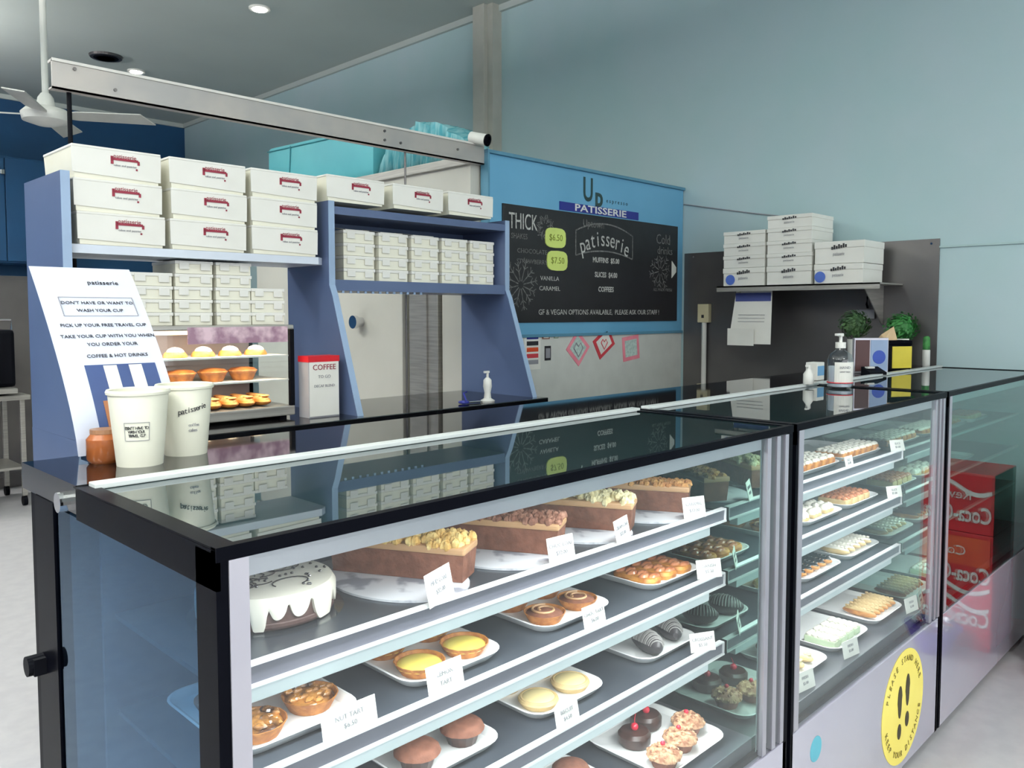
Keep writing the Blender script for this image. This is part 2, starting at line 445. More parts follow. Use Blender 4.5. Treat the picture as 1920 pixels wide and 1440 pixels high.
kn = MB().cyl((-0.09, 0.88, 1.50), 0.028, 0.04, 20, 'X').cyl((-0.115, 0.88, 1.50), 0.038, 0.025, 20, 'X')
obj('lock_knob', kn, M_chrome, dr, smooth=True)

pt = thing('menu_partition', 'sky blue menu wall with a black chalkboard and white base', 'menu wall', (PX0, PY, 0))
PWD = PX1 - PX0
obj('panel', MB().box(0, PWD, 0.0, 0.03, 0, 1.42), mat('white_wall_panel', (206, 208, 202), 0.45), pt, 'white lower panel')
obj('header', MB().box(0, PWD, -0.004, 0.03, 1.42, 2.36, 0.003), M_sky, pt, 'sky blue header and surround')
fm = MB().box(-0.012, PWD, -0.02, 0.035, 2.36, 2.378, 0.003).box(-0.012, 0.0, -0.02, 0.035, 0, 2.36).box(0, PWD, -0.012, 0.0, 1.42, 1.436)
obj('frame', fm, mat('sign_frame', (84, 134, 158), 0.4), pt)
BX0, BX1 = 3.00 - PX0, 4.62 - PX0
bd = obj('chalkboard', MB().box(BX0, BX1, -0.014, -0.003, 1.50, 2.118, 0.002), M_board, pt, 'black chalkboard with chalk lettering')
fY = -0.0148 - 0.001


def bx(px_x): return px_x - PX0


# header lettering
letter(pt, 'U', 0.19, mat('green_black_ink', (34, 62, 62), 0.5), FY, (bx(3.70), -0.006, 2.255), sx=0.72, bold=0.003)
letter(pt, 'p', 0.16, mat('green_black_ink'), FY, (bx(3.80), -0.006, 2.225), sx=0.95, bold=0.004)
letter(pt, 'e s p r e s s o', 0.035, mat('green_black_ink'), FY, (bx(3.87), -0.005, 2.215), align='LEFT', sx=1.1)
obj('name_strip', MB().box(bx(3.45), bx(4.19), -0.008, -0.003, 2.125, 2.172), M_navyink, pt, 'navy strip of the header')
letter(pt, 'PATISSERIE', 0.055, M_white, FY, (bx(3.82), -0.009, 2.148), sx=1.85, bold=0.001)
# chalk writing
letter(bd, 'THICK', 0.12, M_chalk, FY, (bx(3.15), fY, 2.03), sx=0.62)
letter(bd, 'SHAKES', 0.04, M_chalkd, FY, (bx(3.12), fY, 1.955), sx=0.9)
for i, s in enumerate(('CHOCOLATE', 'STRAWBERRY', 'VANILLA', 'CARAMEL')):
    letter(bd, s, 0.034, M_chalkd if i < 2 else M_chalk, FY, (bx(3.22 + 0.14 * (i > 1)), fY, 1.88 - 0.055 * i - 0.03 * (i > 1)), sx=1.15)
letter(bd, 'Uptown', 0.06, M_chalkd, FY, (bx(3.74), fY, 2.065))
word = 'patisserie'
for i, ch in enumerate(word):
    a = (i - 4.5) / 4.5
    letter(bd, ch, 0.13, M_chalk, FY, (bx(3.85 + a * 0.21), fY, 1.985 - 0.05 * a * a + 0.0), rot=-a * 0.3, sx=0.8)
arc = MB()


def chalk_line(mb, pts, wdt=0.004):
    for (x0, z0), (x1, z1) in zip(pts[:-1], pts[1:]):
        dx, dz = x1 - x0, z1 - z0; L = math.hypot(dx, dz) or 1; nx, nz = -dz / L * wdt, dx / L * wdt
        mb.add([(x0 - nx, fY, z0 - nz), (x1 - nx, fY, z1 - nz), (x1 + nx, fY, z1 + nz), (x0 + nx, fY, z0 + nz)], [(0, 1, 2, 3)])


up = [(bx(3.85 + a * 0.27), 2.075 - 0.055 * a * a) for a in [i / 8 - 1 for i in range(17)]]
lo = [(bx(3.85 + a * 0.27), 1.915 - 0.035 * a * a) for a in [i / 8 - 1 for i in range(17)]]
chalk_line(arc, up + lo[::-1] + [up[0]])
obj('chalk_outline', arc, M_chalkd, bd)
for i, s in enumerate(('MUFFINS  $5.00', 'SLICES  $4.00', 'COFFEES')):
    letter(bd, s, 0.042, M_chalk, FY, (bx(3.86), fY, 1.86 - i * 0.085), sx=0.9, bold=0.001)
letter(bd, 'GF & VEGAN OPTIONS AVAILABLE,  PLEASE ASK OUR STAFF !', 0.042, M_chalk, FY, (bx(3.84), fY, 1.555), sx=1.0)
letter(bd, 'Cold', 0.09, M_chalkd, FY, (bx(4.45), fY, 2.02), sx=0.9)
letter(bd, 'drinks', 0.07, M_chalkd, FY, (bx(4.47), fY, 1.95))
letter(bd, 'ALL MADE FRESH', 0.028, M_chalkd, FY, (bx(4.45), fY, 1.70))
for cx, cz, R0, n in ((3.13, 1.70, 0.15, 12), (4.42, 1.82, 0.11, 10), (3.32, 2.02, 0.06, 8)):
    sp = MB()
    for k in range(n):
        a = 2 * pi * k / n + 0.2; r1 = R0 * random.uniform(0.75, 1.1)
        chalk_line(sp, [(bx(cx) + 0.02 * cos(a), cz + 0.02 * sin(a)), (bx(cx) + r1 * cos(a), cz + r1 * sin(a))], 0.003)
        for q in (0.6, 0.85):
            for s2 in (-1, 1):
                x0, z0 = bx(cx) + r1 * q * cos(a), cz + r1 * q * sin(a)
                chalk_line(sp, [(x0, z0), (x0 + 0.03 * cos(a + s2 * 0.8), z0 + 0.03 * sin(a + s2 * 0.8))], 0.0025)
    obj('chalk_burst', sp, M_chalkd, bd)
for cz, cx, s in ((1.965, 3.405, '$6.50'), (1.84, 3.42, '$7.50')):
    n = MB(); pts = []
    for k in range(16):
        a = 2 * pi * k / 16; pts.append((bx(cx) + 0.085 * math.copysign(abs(cos(a)) ** 0.55, cos(a)), cz + 0.055 * math.copysign(abs(sin(a)) ** 0.6, sin(a))))
    n.prism(pts, 'Y', -0.020, -0.014)
    nb = tag(obj('price_sticker', n, mat('lime_card', (206, 222, 120), 0.6)), 'lime green price sticker on the chalkboard, %s of the two' % ('upper' if cz > 1.9 else 'lower'), 'sticker', 'lime price stickers on the chalkboard')
    nb.location = (PX0, PY, 0)
    letter(nb, s, 0.05, mat('olive_ink', (120, 130, 40), 0.7), FY, (bx(cx), -0.021, cz))
o = tag(obj('paper_note', MB().prism([(0, 0), (0.05, 0.04), (0.05, 0.07), (0, 0.11)], 'Y', -0.003, 0), M_card), 'small white torn note on the right end of the chalkboard', 'note'); o.location = (4.55, PY - 0.0145, 1.78)

# notices on the white lower panel
def poster(name, label, x, z, w, h, rot, mats, cat='poster', group=None, inner=True):
    t = thing(name, label, cat, (x, PY - 0.001, z), group=group)
    R = Matrix.Rotation(rot, 4, 'Y')
    b = MB(); b.M = R; b.box(-w / 2, w / 2, -0.002, 0, -h / 2, h / 2)
    obj('sheet', b, mats[0], t)
    if inner:
        b = MB(); b.M = R; b.box(-w * 0.36, w * 0.36, -0.003, -0.002, -h * 0.34, h * 0.34)
        obj('picture', b, mats[1], t)
    return t


t = poster('heart_poster', 'pink diamond shaped heart notice, first from the payment stickers', 3.62, 1.35, 0.15, 0.15, radians(42), (M_pink, M_pale), group='pink notices')
b = MB(); b.tube([(-0.04, -0.004, 0.0), (-0.02, -0.004, 0.03), (0, -0.004, 0.01), (0.02, -0.004, 0.03), (0.04, -0.004, 0.0), (0, -0.004, -0.05), (-0.04, -0.004, 0)], 0.004, 6); obj('heart_drawing', b, M_grey, t)
t = poster('heart_poster', 'red edged heart notice between the two pink ones', 3.86, 1.375, 0.17, 0.13, radians(-32), (M_posr, M_card), group='pink notices')
b = MB(); b.tube([(-0.03, -0.004, 0.0), (-0.015, -0.004, 0.02), (0, -0.004, 0.005), (0.015, -0.004, 0.02), (0.03, -0.004, 0.0), (0, -0.004, -0.04), (-0.03, -0.004, 0)], 0.003, 6); obj('heart_drawing', b, M_posr, t)
poster('heart_poster', 'square pink notice with a pale print, nearest the steel wall', 4.13, 1.335, 0.17, 0.15, radians(-6), (M_pink, M_pale), group='pink notices')
t = poster('card_sign', 'white sheet of payment card stickers on the white panel', 3.235, 1.345, 0.13, 0.20, 0, (M_card, M_card), inner=False, cat='sign')
for i, m in enumerate((M_navyink, M_ink, M_orange, M_posr, M_grey)):
    obj('sticker', MB().box(-0.045, 0.045, -0.004, -0.002, 0.065 - i * 0.034, 0.088 - i * 0.034), m, t)
t = poster('phone_sign', 'small black payment sticker beside the card stickers', 3.36, 1.33, 0.05, 0.08, 0, (M_ink, M_grey), cat='sticker')
t = poster('phone_sign', 'small brown sticker above the black payment sticker', 3.345, 1.425, 0.06, 0.035, 0, (mat('brown_ink', (130, 84, 70), 0.6), M_card), cat='sticker')
t = poster('phone_sign', 'tiny green sticker beside the small brown sticker', 3.43, 1.425, 0.035, 0.03, 0, (mat('green_ink', (120, 150, 120), 0.6), M_card), cat='sticker')

bm_ = thing('steel_beam', 'long galvanised beam crossing above the cake boxes', 'beam', (0.90, PY, 2.30))
obj('channel', MB().box(0, 1.98, 0, 0.008, 0, 0.095).box(0, 1.98, 0, 0.04, 0.088, 0.097).box(0, 1.98, 0, 0.04, 0, 0.006), mat('galvanised', (176, 170, 164), 0.42, 0.45, rgb2=(160, 158, 156), scale=4), bm_)
obj('top_edge', MB().box(0, 1.98, -0.003, 0.0, 0.089, 0.099), mat('zinc_edge', (206, 204, 198), 0.5), bm_, 'brighter top edge')
for x, z in ((0.07, 0.075), (0.20, 0.03), (1.36, 0.07), (1.36, 0.03), (1.45, 0.03), (1.80, 0.05)):
    obj('bolt', MB().cyl((x, -0.006, z), 0.006, 0.008, 8, 'Y'), M_dsteel, bm_)
obj('post', MB().cyl((0.06, 0.03, -2.30), 0.008, 2.30, 10), M_blackm, bm_)
obj('post', MB().cyl((1.50, 0.03, -2.30), 0.005, 2.30, 10), M_dsteel, bm_)
cc = thing('security_camera', 'white security camera on the end of the steel beam', 'camera', (2.82, 3.0, 2.415)); cc.scale = (0.85, 0.85, 0.85)
b = MB(); b.M = Matrix.Rotation(radians(15), 4, 'Z') @ Matrix.Rotation(radians(104), 4, 'X')
b.lathe([(0.02, -0.07), (0.034, -0.06), (0.034, 0.05)], 20); obj('housing', b, M_white, cc, smooth=True)
b = MB(); b.M = Matrix.Rotation(radians(15), 4, 'Z') @ Matrix.Rotation(radians(104), 4, 'X')
b.lathe([(0.034, 0.05), (0.036, 0.06), (0.022, 0.065), (0.02, 0.055)], 20); obj('lens', b, M_black, cc)
obj('bracket', MB().cyl((0, 0.04, -0.018), 0.014, 0.03, 14).box(-0.02, 0.02, 0.03, 0.06, -0.022, -0.016), M_white, cc)

# turquoise mattress and draped cloth on the cool room
t = thing('mattress', 'turquoise vinyl mattress lying on the cool room roof', 'mattress', (2.86, 3.95, 2.347))
b = MB(); b.M = Matrix.Rotation(radians(1.5), 4, 'X')
b.box(0, 0.8, 0.0, 1.22, 0.002, 0.30, 0.04); obj('cover', b, M_turq, t, smooth=True)
obj('seam', MB().tube([(-0.004, 0.93, 0.0), (-0.004, 0.90, 0.30)], 0.004).tube([(-0.003, 0.04, 0.27), (-0.003, 1.2, 0.30)], 0.004), mat('teal_seam', (40, 120, 130), 0.6), t)
t = thing('draped_cloth', 'striped turquoise cloth heaped beside the mattress on the cool room', 'cloth', (2.86, 3.20, 2.352))
b = MB(); loops = []
n = 44
for j in range(9):
    s = j / 8
    row = []
    for i in range(n + 1):
        u = i / n; y = 0.72 * u
        prof = 0.05 + 0.20 * max(0, sin(pi * min(1, (u ** 0.8) * 1.0))) ** 0.6 * (0.7 + 0.5 * u)
        fold = 0.016 * sin(34 * u + 6 * s) + 0.008 * sin(71 * u)
        row.append((0.22 * s + fold, y, prof * (1 if j else 0) + (0.0 if j == 0 else 0.012 * sin(25 * u + 9 * s))))
    loops.append(row)
vs = [p for r in loops for p in r]; fs = []
for j in range(8):
    for i in range(n):
        a = j * (n + 1) + i; fs.append((a, a + 1, a + n + 2, a + n + 1))
for i in range(n): pass
b.add(vs, fs)
o = obj('cloth_sheet', b, M_turqd, t, smooth=True)
sm = o.modifiers.new('thickness', 'SOLIDIFY'); sm.thickness = 0.008

# stainless splashback, shelf, conduit, notice on the right wall
t = thing('steel_splashback', 'dark stainless steel sheet on the mint wall behind the counter', 'splashback', (XW - 0.008, 1.44, 0.9))
obj('sheet', MB().box(0, 0.007, 0, 1.57, 0, 1.045), M_dsteel, t)
for y, z in ((0.04, 1.02), (1.5, 1.02), (0.04, 0.4)): obj('screw', MB().cyl((-0.003, y, z), 0.006, 0.004, 8, 'X'), M_chrome, t)
t = thing('wall_shelf', 'narrow stainless shelf holding boxes on the steel wall', 'shelf', (4.36, 1.62, 1.69))
obj('board', MB().box(0, XW - 0.01 - 4.36, 0, 0.95, 0.012, 0.02).box(0, 0.006, 0, 0.95, -0.012, 0.02), M_steel, t)
for y in (0.1, 0.84): obj('bracket', MB().prism([(0.04, 0.012), (0.33, 0.012), (0.33, -0.2), (0.31, -0.2)], 'Y', y, y + 0.005), M_steel, t)
t = thing('power_outlet', 'ivory wall box at the top of the white conduit', 'outlet', (XW - 0.05, 2.84, 1.49))
obj('box', MB().box(0, 0.04, -0.04, 0.04, 0, 0.12, 0.004), M_beigep, t); obj('button', MB().box(-0.004, 0, -0.008, 0.008, 0.03, 0.05), M_ink, t)
obj('conduit', MB().cyl((0.02, 0, -0.40), 0.016, 0.40, 12), M_pot, t)
t = thing('power_outlet', 'ivory wall box at the foot of the white conduit', 'outlet', (XW - 0.05, 2.84, 0.98))
obj('box', MB().box(0, 0.04, -0.04, 0.04, 0, 0.11, 0.004), M_beigep, t); obj('socket', MB().box(-0.003, 0, -0.012, 0.012, 0.04, 0.07), M_ink, t)
t = thing('wall_notice', 'white printed notice hanging under the steel shelf', 'notice', (4.40, 2.24, 1.37))
b = MB(); b.add([(0, 0, 0), (0, 0.27, 0), (0.05, 0.25, 0.315), (0.05, 0.02, 0.315), (0.002, 0, 0), (0.002, 0.27, 0), (0.052, 0.25, 0.315), (0.052, 0.02, 0.315)], [(0, 1, 2, 3), (4, 5, 6, 7), (0, 1, 5, 4), (2, 3, 7, 6), (0, 3, 7, 4), (1, 2, 6, 5)])
obj('sheet', b, M_card, t)
obj('heading', MB().box(0.039, 0.041, 0.022, 0.248, 0.25, 0.30), mat('indigo_ink', (58, 70, 130), 0.6), t)
b = MB().box(-0.012, -0.010, 0.10, 0.27, -0.01, 0.09); obj('leaflet', b, M_card, t)
obj('text_block', MB().box(0.022, 0.024, 0.05, 0.22, 0.17, 0.172).box(0.02, 0.022, 0.05, 0.22, 0.15, 0.152).box(0.017, 0.019, 0.05, 0.22, 0.13, 0.132), M_grey, t)
tag(obj('wall_cable', MB().tube([(XW - 0.008, 3.02, 2.27), (XW - 0.008, 2.75, 2.215), (XW - 0.008, 2.5, 2.165), (XW - 0.008, 2.3, 2.13)], 0.004, 6), M_grey), 'thin cable sagging across the mint wall above the boxes', 'cable')
t = thing('wall_hook', 'black hook and clear tag on the steel wall above the round plant', 'hook', (XW - 0.03, 1.80, 1.62))
obj('hook', MB().tube([(0.02, 0, 0.03), (0.0, 0, 0.02), (-0.01, 0, -0.02), (0.005, 0, -0.04)], 0.006), M_blackm, t)
obj('tag', MB().box(0.0, 0.004, -0.04, 0.06, -0.10, -0.05), M_grey, t)

# ================================================================ GRANITE COUNTER AND CABINETS BEHIND
GZ = 1.27
gc = thing('service_counter', 'black polished granite counter running behind the display cases', 'counter', (0.47, 1.43, 0))
top = [(-0.03, 0), (XW - 0.02 - 0.47, 0), (XW - 0.02 - 0.47, 0.30), (-0.03, 0.30)]
obj('worktop', MB().prism(top, 'Z', 1.222, GZ), M_gran, gc)
bc = thing('counter_cupboard', 'narrow black back panel under the long stretch of granite', 'cupboard', (0.45, 1.665, 0))
obj('carcass', MB().box(0, XW - 0.03 - 0.45, 0, 0.05, 0, 1.2215), M_blackm, bc)

# ================================================================ DISPLAY CASES
YG, YB, ZB, ZT = 0.93, 1.425, 0.46, 1.265       # front glass, rear of glass part, glass foot, lid
SH = [1.055, 0.893, 0.716]                      # shelf surfaces
DECK = 0.505


def display_case(x0, x1, label, lit, post_l, post_r, endside=False):
    c = thing('display_case', label, 'display case', (x0, YG, 0), group='glass display cases along the counter')
    Wd = x1 - x0; mx = Wd - post_r                     # mirror plane
    D = YB - YG
    obj('base_panel', MB().box(0.004, Wd - 0.004, 0.0, 0.02, 0.03, ZB - 0.006, 0.003), M_lav, c, 'glossy lavender grey kick panel')
    obj('base_cabinet', MB().box(0.004, Wd - 0.004, 0.02, 0.72, 0.0, DECK - 0.05).box(0.01, Wd - 0.01, 0.56, 0.72, DECK - 0.05, 1.222), M_blackm, c)
    obj('deck', MB().box(0.006, Wd - 0.006, 0.022, D + 0.05, DECK - 0.05, DECK, 0.002), M_slate, c)
    obj('deck_lip', MB().box(0.03, Wd - 0.03, 0.012, 0.022, ZB - 0.004, ZB + 0.012), M_blackm, c)
    # frame: black posts and band
    f = MB()
    f.box(0, post_l[0], 0.0, 0.055 if endside else 0.02, 0.03, ZT - 0.004)
    f.box(Wd - 0.022, Wd, 0.0, 0.02, 0.03, ZT - 0.004)
    f.box(0, Wd, -0.002, 0.012, ZT - 0.014, ZT + 0.004)
    f.box(0, 0.006, 0.0, D, ZT - 0.05, ZT)
    f.box(0, 0.03, 0.0, D + 0.01, ZT + 0.0005, ZT + 0.003)
    f.box(Wd - 0.02, Wd, 0.0, D + 0.01, ZT + 0.0005, ZT + 0.003)
    if endside: f.box(0, 0.03, D + 0.12, D + 0.225, 0.03, 1.222).box(0, 0.02, 0.0, 0.72, 0.03, 0.30)
    obj('frame', f, M_black, c, 'gloss black frame')
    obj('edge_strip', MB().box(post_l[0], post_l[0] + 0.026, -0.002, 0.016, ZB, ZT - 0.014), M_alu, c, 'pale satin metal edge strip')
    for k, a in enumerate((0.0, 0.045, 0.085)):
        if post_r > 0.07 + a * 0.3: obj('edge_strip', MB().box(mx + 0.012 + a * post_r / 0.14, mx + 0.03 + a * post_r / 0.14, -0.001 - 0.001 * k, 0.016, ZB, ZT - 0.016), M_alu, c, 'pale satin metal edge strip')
    obj('reflection_band', MB().box(post_l[0] + 0.02, mx, 0.010, 0.022, ZT - 0.043, ZT - 0.014), M_alu, c, 'satin band standing in for a front glass reflection')  # opaque band in place of a bright reflection on the front glass
    obj('front_glass', MB().box(post_l[0] + 0.02, Wd - 0.022, 0.001, 0.007, ZB, ZT - 0.014), M_glass if lit else glass('dim_glass', (0.70, 0.86, 0.82), 0.05), c, 'clear front glass')
    obj('lid', MB().box(0.002, Wd - 0.002, 0.0, D + 0.004, ZT - 0.008, ZT), M_lid, c, 'dark smoked glass top')
    obj('lid_trim', MB().box(0.02, Wd - 0.004, D - 0.03, D + 0.0, ZT + 0.0005, ZT + 0.010, 0.002), mat('white_trim', (216, 222, 220), 0.3), c, 'white strip along the lid')
    obj('side_mirror', MB().box(mx, mx + 0.006, 0.012, D, ZB + 0.01, ZT - 0.016), M_mirror if lit else M_glass, c, 'green tinted mirror end')
    if endside:
        obj('side_glass', MB().box(0.004, 0.010, 0.05, D + 0.125, 0.30, ZT - 0.05), M_sidegl, c, 'blue tinted end glass')
        hg = MB().cyl((-0.028, 0.745 - 0.045, 0.915), 0.018, 0.04, 16, 'X').box(-0.02, 0.02, 0.68, 0.71, 0.90, 0.93)
        obj('latch', hg, M_blackm, c)
        obj('cap', MB().cyl((-0.012, D + 0.055, 1.236), 0.017, 0.02, 18, 'X'), M_chrome, c, 'round chrome cap')
    else:
        obj('side_glass', MB().box(0.004, 0.010, 0.02, D, ZB, ZT - 0.05), M_glass, c)
    bk = MB().box(0.03, mx, D - 0.02, D - 0.012, DECK, ZT - 0.02)
    obj('rear_door', bk, mat('rear_door_glass', (34, 52, 70), 0.12, spec=0.6), c, 'dark sliding rear door')
    for i, z in enumerate(SH):
        xs0, xs1 = 0.045, mx - 0.006
        s = obj('shelf', MB().box(xs0, xs1, 0.11, D - 0.03, z - 0.008, z), M_slate, c)
        if lit:
            r = MB().box(xs0, xs1, 0.098, 0.112, z + 0.008, z + 0.0115).box(xs0, xs1, 0.096, 0.112, z - 0.022, z - 0.018).box(xs1 - 0.003, xs1, 0.097, 0.112, z - 0.022, z + 0.011)
            obj('price_rail', r, mat('rail_white', (236, 238, 240), 0.3), s)
            obj('rail_insert', MB().box(xs0, xs1 - 0.003, 0.102, 0.112, z - 0.018, z + 0.008), mat('rail_grey', (104, 104, 116), 0.4), s)
            obj('light_diffuser', MB().box(xs0, xs1 - 0.06, 0.106, 0.130, z - 0.048, z - 0.023, 0.003), M_led, s, 'pale light strip')
        else:
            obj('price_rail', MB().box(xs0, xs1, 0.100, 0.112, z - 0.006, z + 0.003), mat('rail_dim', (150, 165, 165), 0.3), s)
    if lit:
        w_ = mx - 0.12
        zs = [ZT - 0.03] + [z - 0.05 for z in SH]
        for k, z in enumerate(zs):
            area('case_strip_light', (x0 + 0.04 + w_ / 2, YG + (0.045 if k == 0 else 0.12), z), (radians(-14), 0, 0), w_, 0.02, lit * w_ * (1.05 if k == 0 else 0.75), (0.98, 0.99, 1.0))
        obj('light_tube', MB().box(0.05, mx - 0.02, 0.024, 0.036, ZT - 0.034, ZT - 0.022), M_led, c, 'tube light under the lid')
    return c


display_case(0.438, 1.955, 'largest lit glass case full of cakes, nearest the paper cups', 3.2, (0.016,), 0.145, True)
display_case(1.975, 3.155, 'middle lit glass case with the yellow footprints sticker', 2.4, (0.014,), 0.125)
display_case(3.175, 4.66, 'unlit glass case against the mint wall reflecting red cartons', 0, (0.014,), 0.03)

# ---------------------------------------------------------------- trays, pastries, cards
TR = MB()
def tray_mesh(w, d):
    b = MB(); r = 0.042
    L = [b.rrect(w - 0.03, d - 0.03, r - 0.008, 0.0), b.rrect(w - 0.006, d - 0.006, r, 0.013), b.rrect(w, d, r + 0.003, 0.017), b.rrect(w - 0.008, d - 0.008, r, 0.0175),
         b.rrect(w - 0.034, d - 0.034, r - 0.008, 0.006), b.rrect(w * 0.5, d * 0.5, 0.02, 0.005)]
    b.loft(L); return b.mesh('serving_tray', M_tray, True)


TM = {}
def tray(x0, x1, y0, y1, z, label):
    k = (round(x1 - x0, 3), round(y1 - y0, 3))
    if k not in TM: TM[k] = tray_mesh(*k)
    o = tag(obj('serving_tray', TM[k], None), label, 'tray', 'white serving trays in the display cases')
    o.location = ((x0 + x1) / 2, (y0 + y1) / 2, z + 0.0005)
    return o


PZ = 0.0065
PROTO = {}
def place(kind, x, y, z, rz, label, group):
    """first use builds the thing, later uses copy it and its parts"""
    if kind not in PROTO:
        t = BUILD[kind](); PROTO[kind] = (t, tree(t)); t.location = (x, y, z); t.rotation_euler = (0, 0, rz); t['label'] = label; t['group'] = group; return t
    return dup(PROTO[kind][0], (x, y, z), rz, label, group, PROTO[kind][1])


def rnd(seed): random.seed(seed)


def b_nut_tart():
    t = thing('nut_tart', 'x', 'tart'); rnd(1)
    obj('crust', MB().lathe([(0.034, 0), (0.046, 0.022), (0.044, 0.022), (0.040, 0.014)], 28, wob=lambda i, n: 1 + 0.015 * (i % 2)), M_crust, t, smooth=True)
    b = MB().blob((0, 0, 0.014), 0.041, 0.041, 0.012, 16, 3, 0.03, True)
    for k in range(26):
        a = random.uniform(0, 2 * pi); r = 0.036 * math.sqrt(random.random()); b.blob((r * cos(a), r * sin(a), 0.024), 0.009, 0.006, 0.005, 7, 4, 0.15)
    obj('filling', b, M_nuts, t, smooth=True); return t


def b_lemon_tart():
    t = thing('lemon_tart', 'x', 'tart')
    obj('crust', MB().lathe([(0.034, 0), (0.047, 0.021), (0.045, 0.021), (0.042, 0.015)], 32, wob=lambda i, n: 1 + 0.02 * (i % 2)), M_crust, t, smooth=True)
    obj('filling', MB().blob((0, 0, 0.013), 0.043, 0.043, 0.009, 24, 4, 0, True), M_lemon, t, smooth=True); return t


def b_choc_tart():
    t = thing('chocolate_tart', 'x', 'tart'); rnd(3)
    obj('crust', MB().lathe([(0.034, 0), (0.045, 0.02), (0.043, 0.02), (0.04, 0.014)], 28), M_crust, t, smooth=True)
    obj('filling', MB().blob((0, 0, 0.013), 0.041, 0.041, 0.010, 20, 4, 0.02, True), M_brown, t, smooth=True)
    b = MB(); b.tube([(0.030 * cos(a) * (1 - a / 14), 0.030 * sin(a) * (1 - a / 14), 0.023) for a in [k * 0.45 for k in range(20)]], 0.0028, 6)
    obj('piping', b, M_cara, t, smooth=True); return t


def b_muffin():
    t = thing('chocolate_muffin', 'x', 'muffin'); rnd(4)
    obj('paper_case', MB().lathe([(0.028, 0), (0.036, 0.026)], 28, wob=lambda i, n: 1 + 0.03 * (i % 2)), M_choc, t)
    b = MB().blob((0, 0, 0.026), 0.044, 0.044, 0.020, 18, 5, 0.04, True)
    for k in range(16):
        a = random.uniform(0, 2 * pi); r = 0.034 * math.sqrt(random.random()); b.blob((r * cos(a), r * sin(a), 0.043 - r * 0.3), 0.006, 0.006, 0.004, 6, 3, 0.2)
    obj('muffin_top', b, M_brown, t, smooth=True); return t


def b_biscuit():
    t = thing('custard_biscuit', 'x', 'biscuit')
    obj('base', MB().lathe([(0.036, 0), (0.044, 0.012), (0.042, 0.016)], 24), M_paleb, t, smooth=True)
    obj('topping', MB().blob((0, 0, 0.015), 0.037, 0.037, 0.008, 20, 4, 0.01, True), mat('pale_custard', (226, 208, 150), 0.35), t, smooth=True)
    obj('icing_ring', MB().tube([(0.037 * cos(a), 0.037 * sin(a), 0.016) for a in [2 * pi * k / 20 for k in range(21)]], 0.003, 6), M_paleb, t); return t


def b_croissant():
    t = thing('chocolate_croissant', 'x', 'croissant')
    pts = []; rr = []
    for k in range(17):
        u = k / 16; a = (u - 0.5) * 2.0; pts.append((0.052 * sin(a), 0.030 * (1 - cos(a)) - 0.008, 0.021)); rr.append(0.006 + 0.017 * sin(pi * u) ** 0.8 * (1 + 0.07 * (k % 2)))
    obj('body', MB().tube(pts, rr, 14), M_greych, t, smooth=True)
    b = MB()
    for k in range(2, 15):
        p = Vector(pts[k]); r = rr[k] + 0.0006; tdir = (Vector(pts[k + 1]) - Vector(pts[k - 1])).normalized(); n = tdir.cross(Vector((0, 0, 1)))
        q = Vector(pts[k + 1]) * 0.5 + p * 0.5
        b.tube([p * (1 - s) + q * s + n * (r * cos(an)) + Vector((0, 0, r * sin(an))) for s, an in [(j / 8, pi * (0.05 + 0.9 * j / 8)) for j in range(9)]], 0.0018, 5)
    obj('icing_stripes', b, M_stripe, t); return t


def b_danish():
    t = thing('apricot_danish', 'x', 'pastry'); rnd(5)
    obj('base', MB().loft([MB().rrect(0.060, 0.115, 0.02, 0.0), MB().rrect(0.066, 0.12, 0.024, 0.010), MB().rrect(0.058, 0.112, 0.02, 0.017)]), M_pastry, t, smooth=True)
    b = MB()
    for k in range(6): b.blob((0.008 * (-1) ** k, -0.044 + k * 0.0175, 0.017), 0.020, 0.011, 0.007, 10, 4, 0.06)
    obj('glaze', b, M_apri, t, smooth=True); return t


def b_nut_cup():
    t = thing('nut_cupcake', 'x', 'cupcake'); rnd(6)
    obj('paper_case', MB().lathe([(0.026, 0), (0.035, 0.026)], 28, wob=lambda i, n: 1 + 0.03 * (i % 2)), M_brown, t)
    b = MB().blob((0, 0, 0.024), 0.041, 0.041, 0.020, 16, 5, 0.05, True)
    for k in range(44):
        a = random.uniform(0, 2 * pi); r = 0.039 * math.sqrt(random.random()); b.blob((r * cos(a), r * sin(a), 0.044 - r * r * 12), 0.007, 0.005, 0.006, 6, 3, 0.3)
    obj('nut_topping', b, M_straw, t, smooth=True)
    obj('cherry', MB().blob((0.004, 0.0, 0.05), 0.006, 0.006, 0.006, 10, 6), M_cherry, t, smooth=True); return t


def b_mud():
    t = thing('mud_cake', 'x', 'cake'); rnd(8)
    obj('sponge', MB().lathe([(0.034, 0), (0.039, 0.006), (0.040, 0.026), (0.033, 0.034), (0.02, 0.036)], 22, wob=lambda i, n: 1 + random.uniform(-0.02, 0.02)), M_choc, t, smooth=True)
    ch = obj('cherry', MB().blob((0, 0, 0.042), 0.0095, 0.0095, 0.0095, 12, 8), M_cherry, t, smooth=True)
    obj('stalk', MB().tube([(0, 0, 0.05), (0.003, 0.002, 0.062), (0.008, 0.003, 0.07)], 0.0009, 5), M_cherry, ch); return t


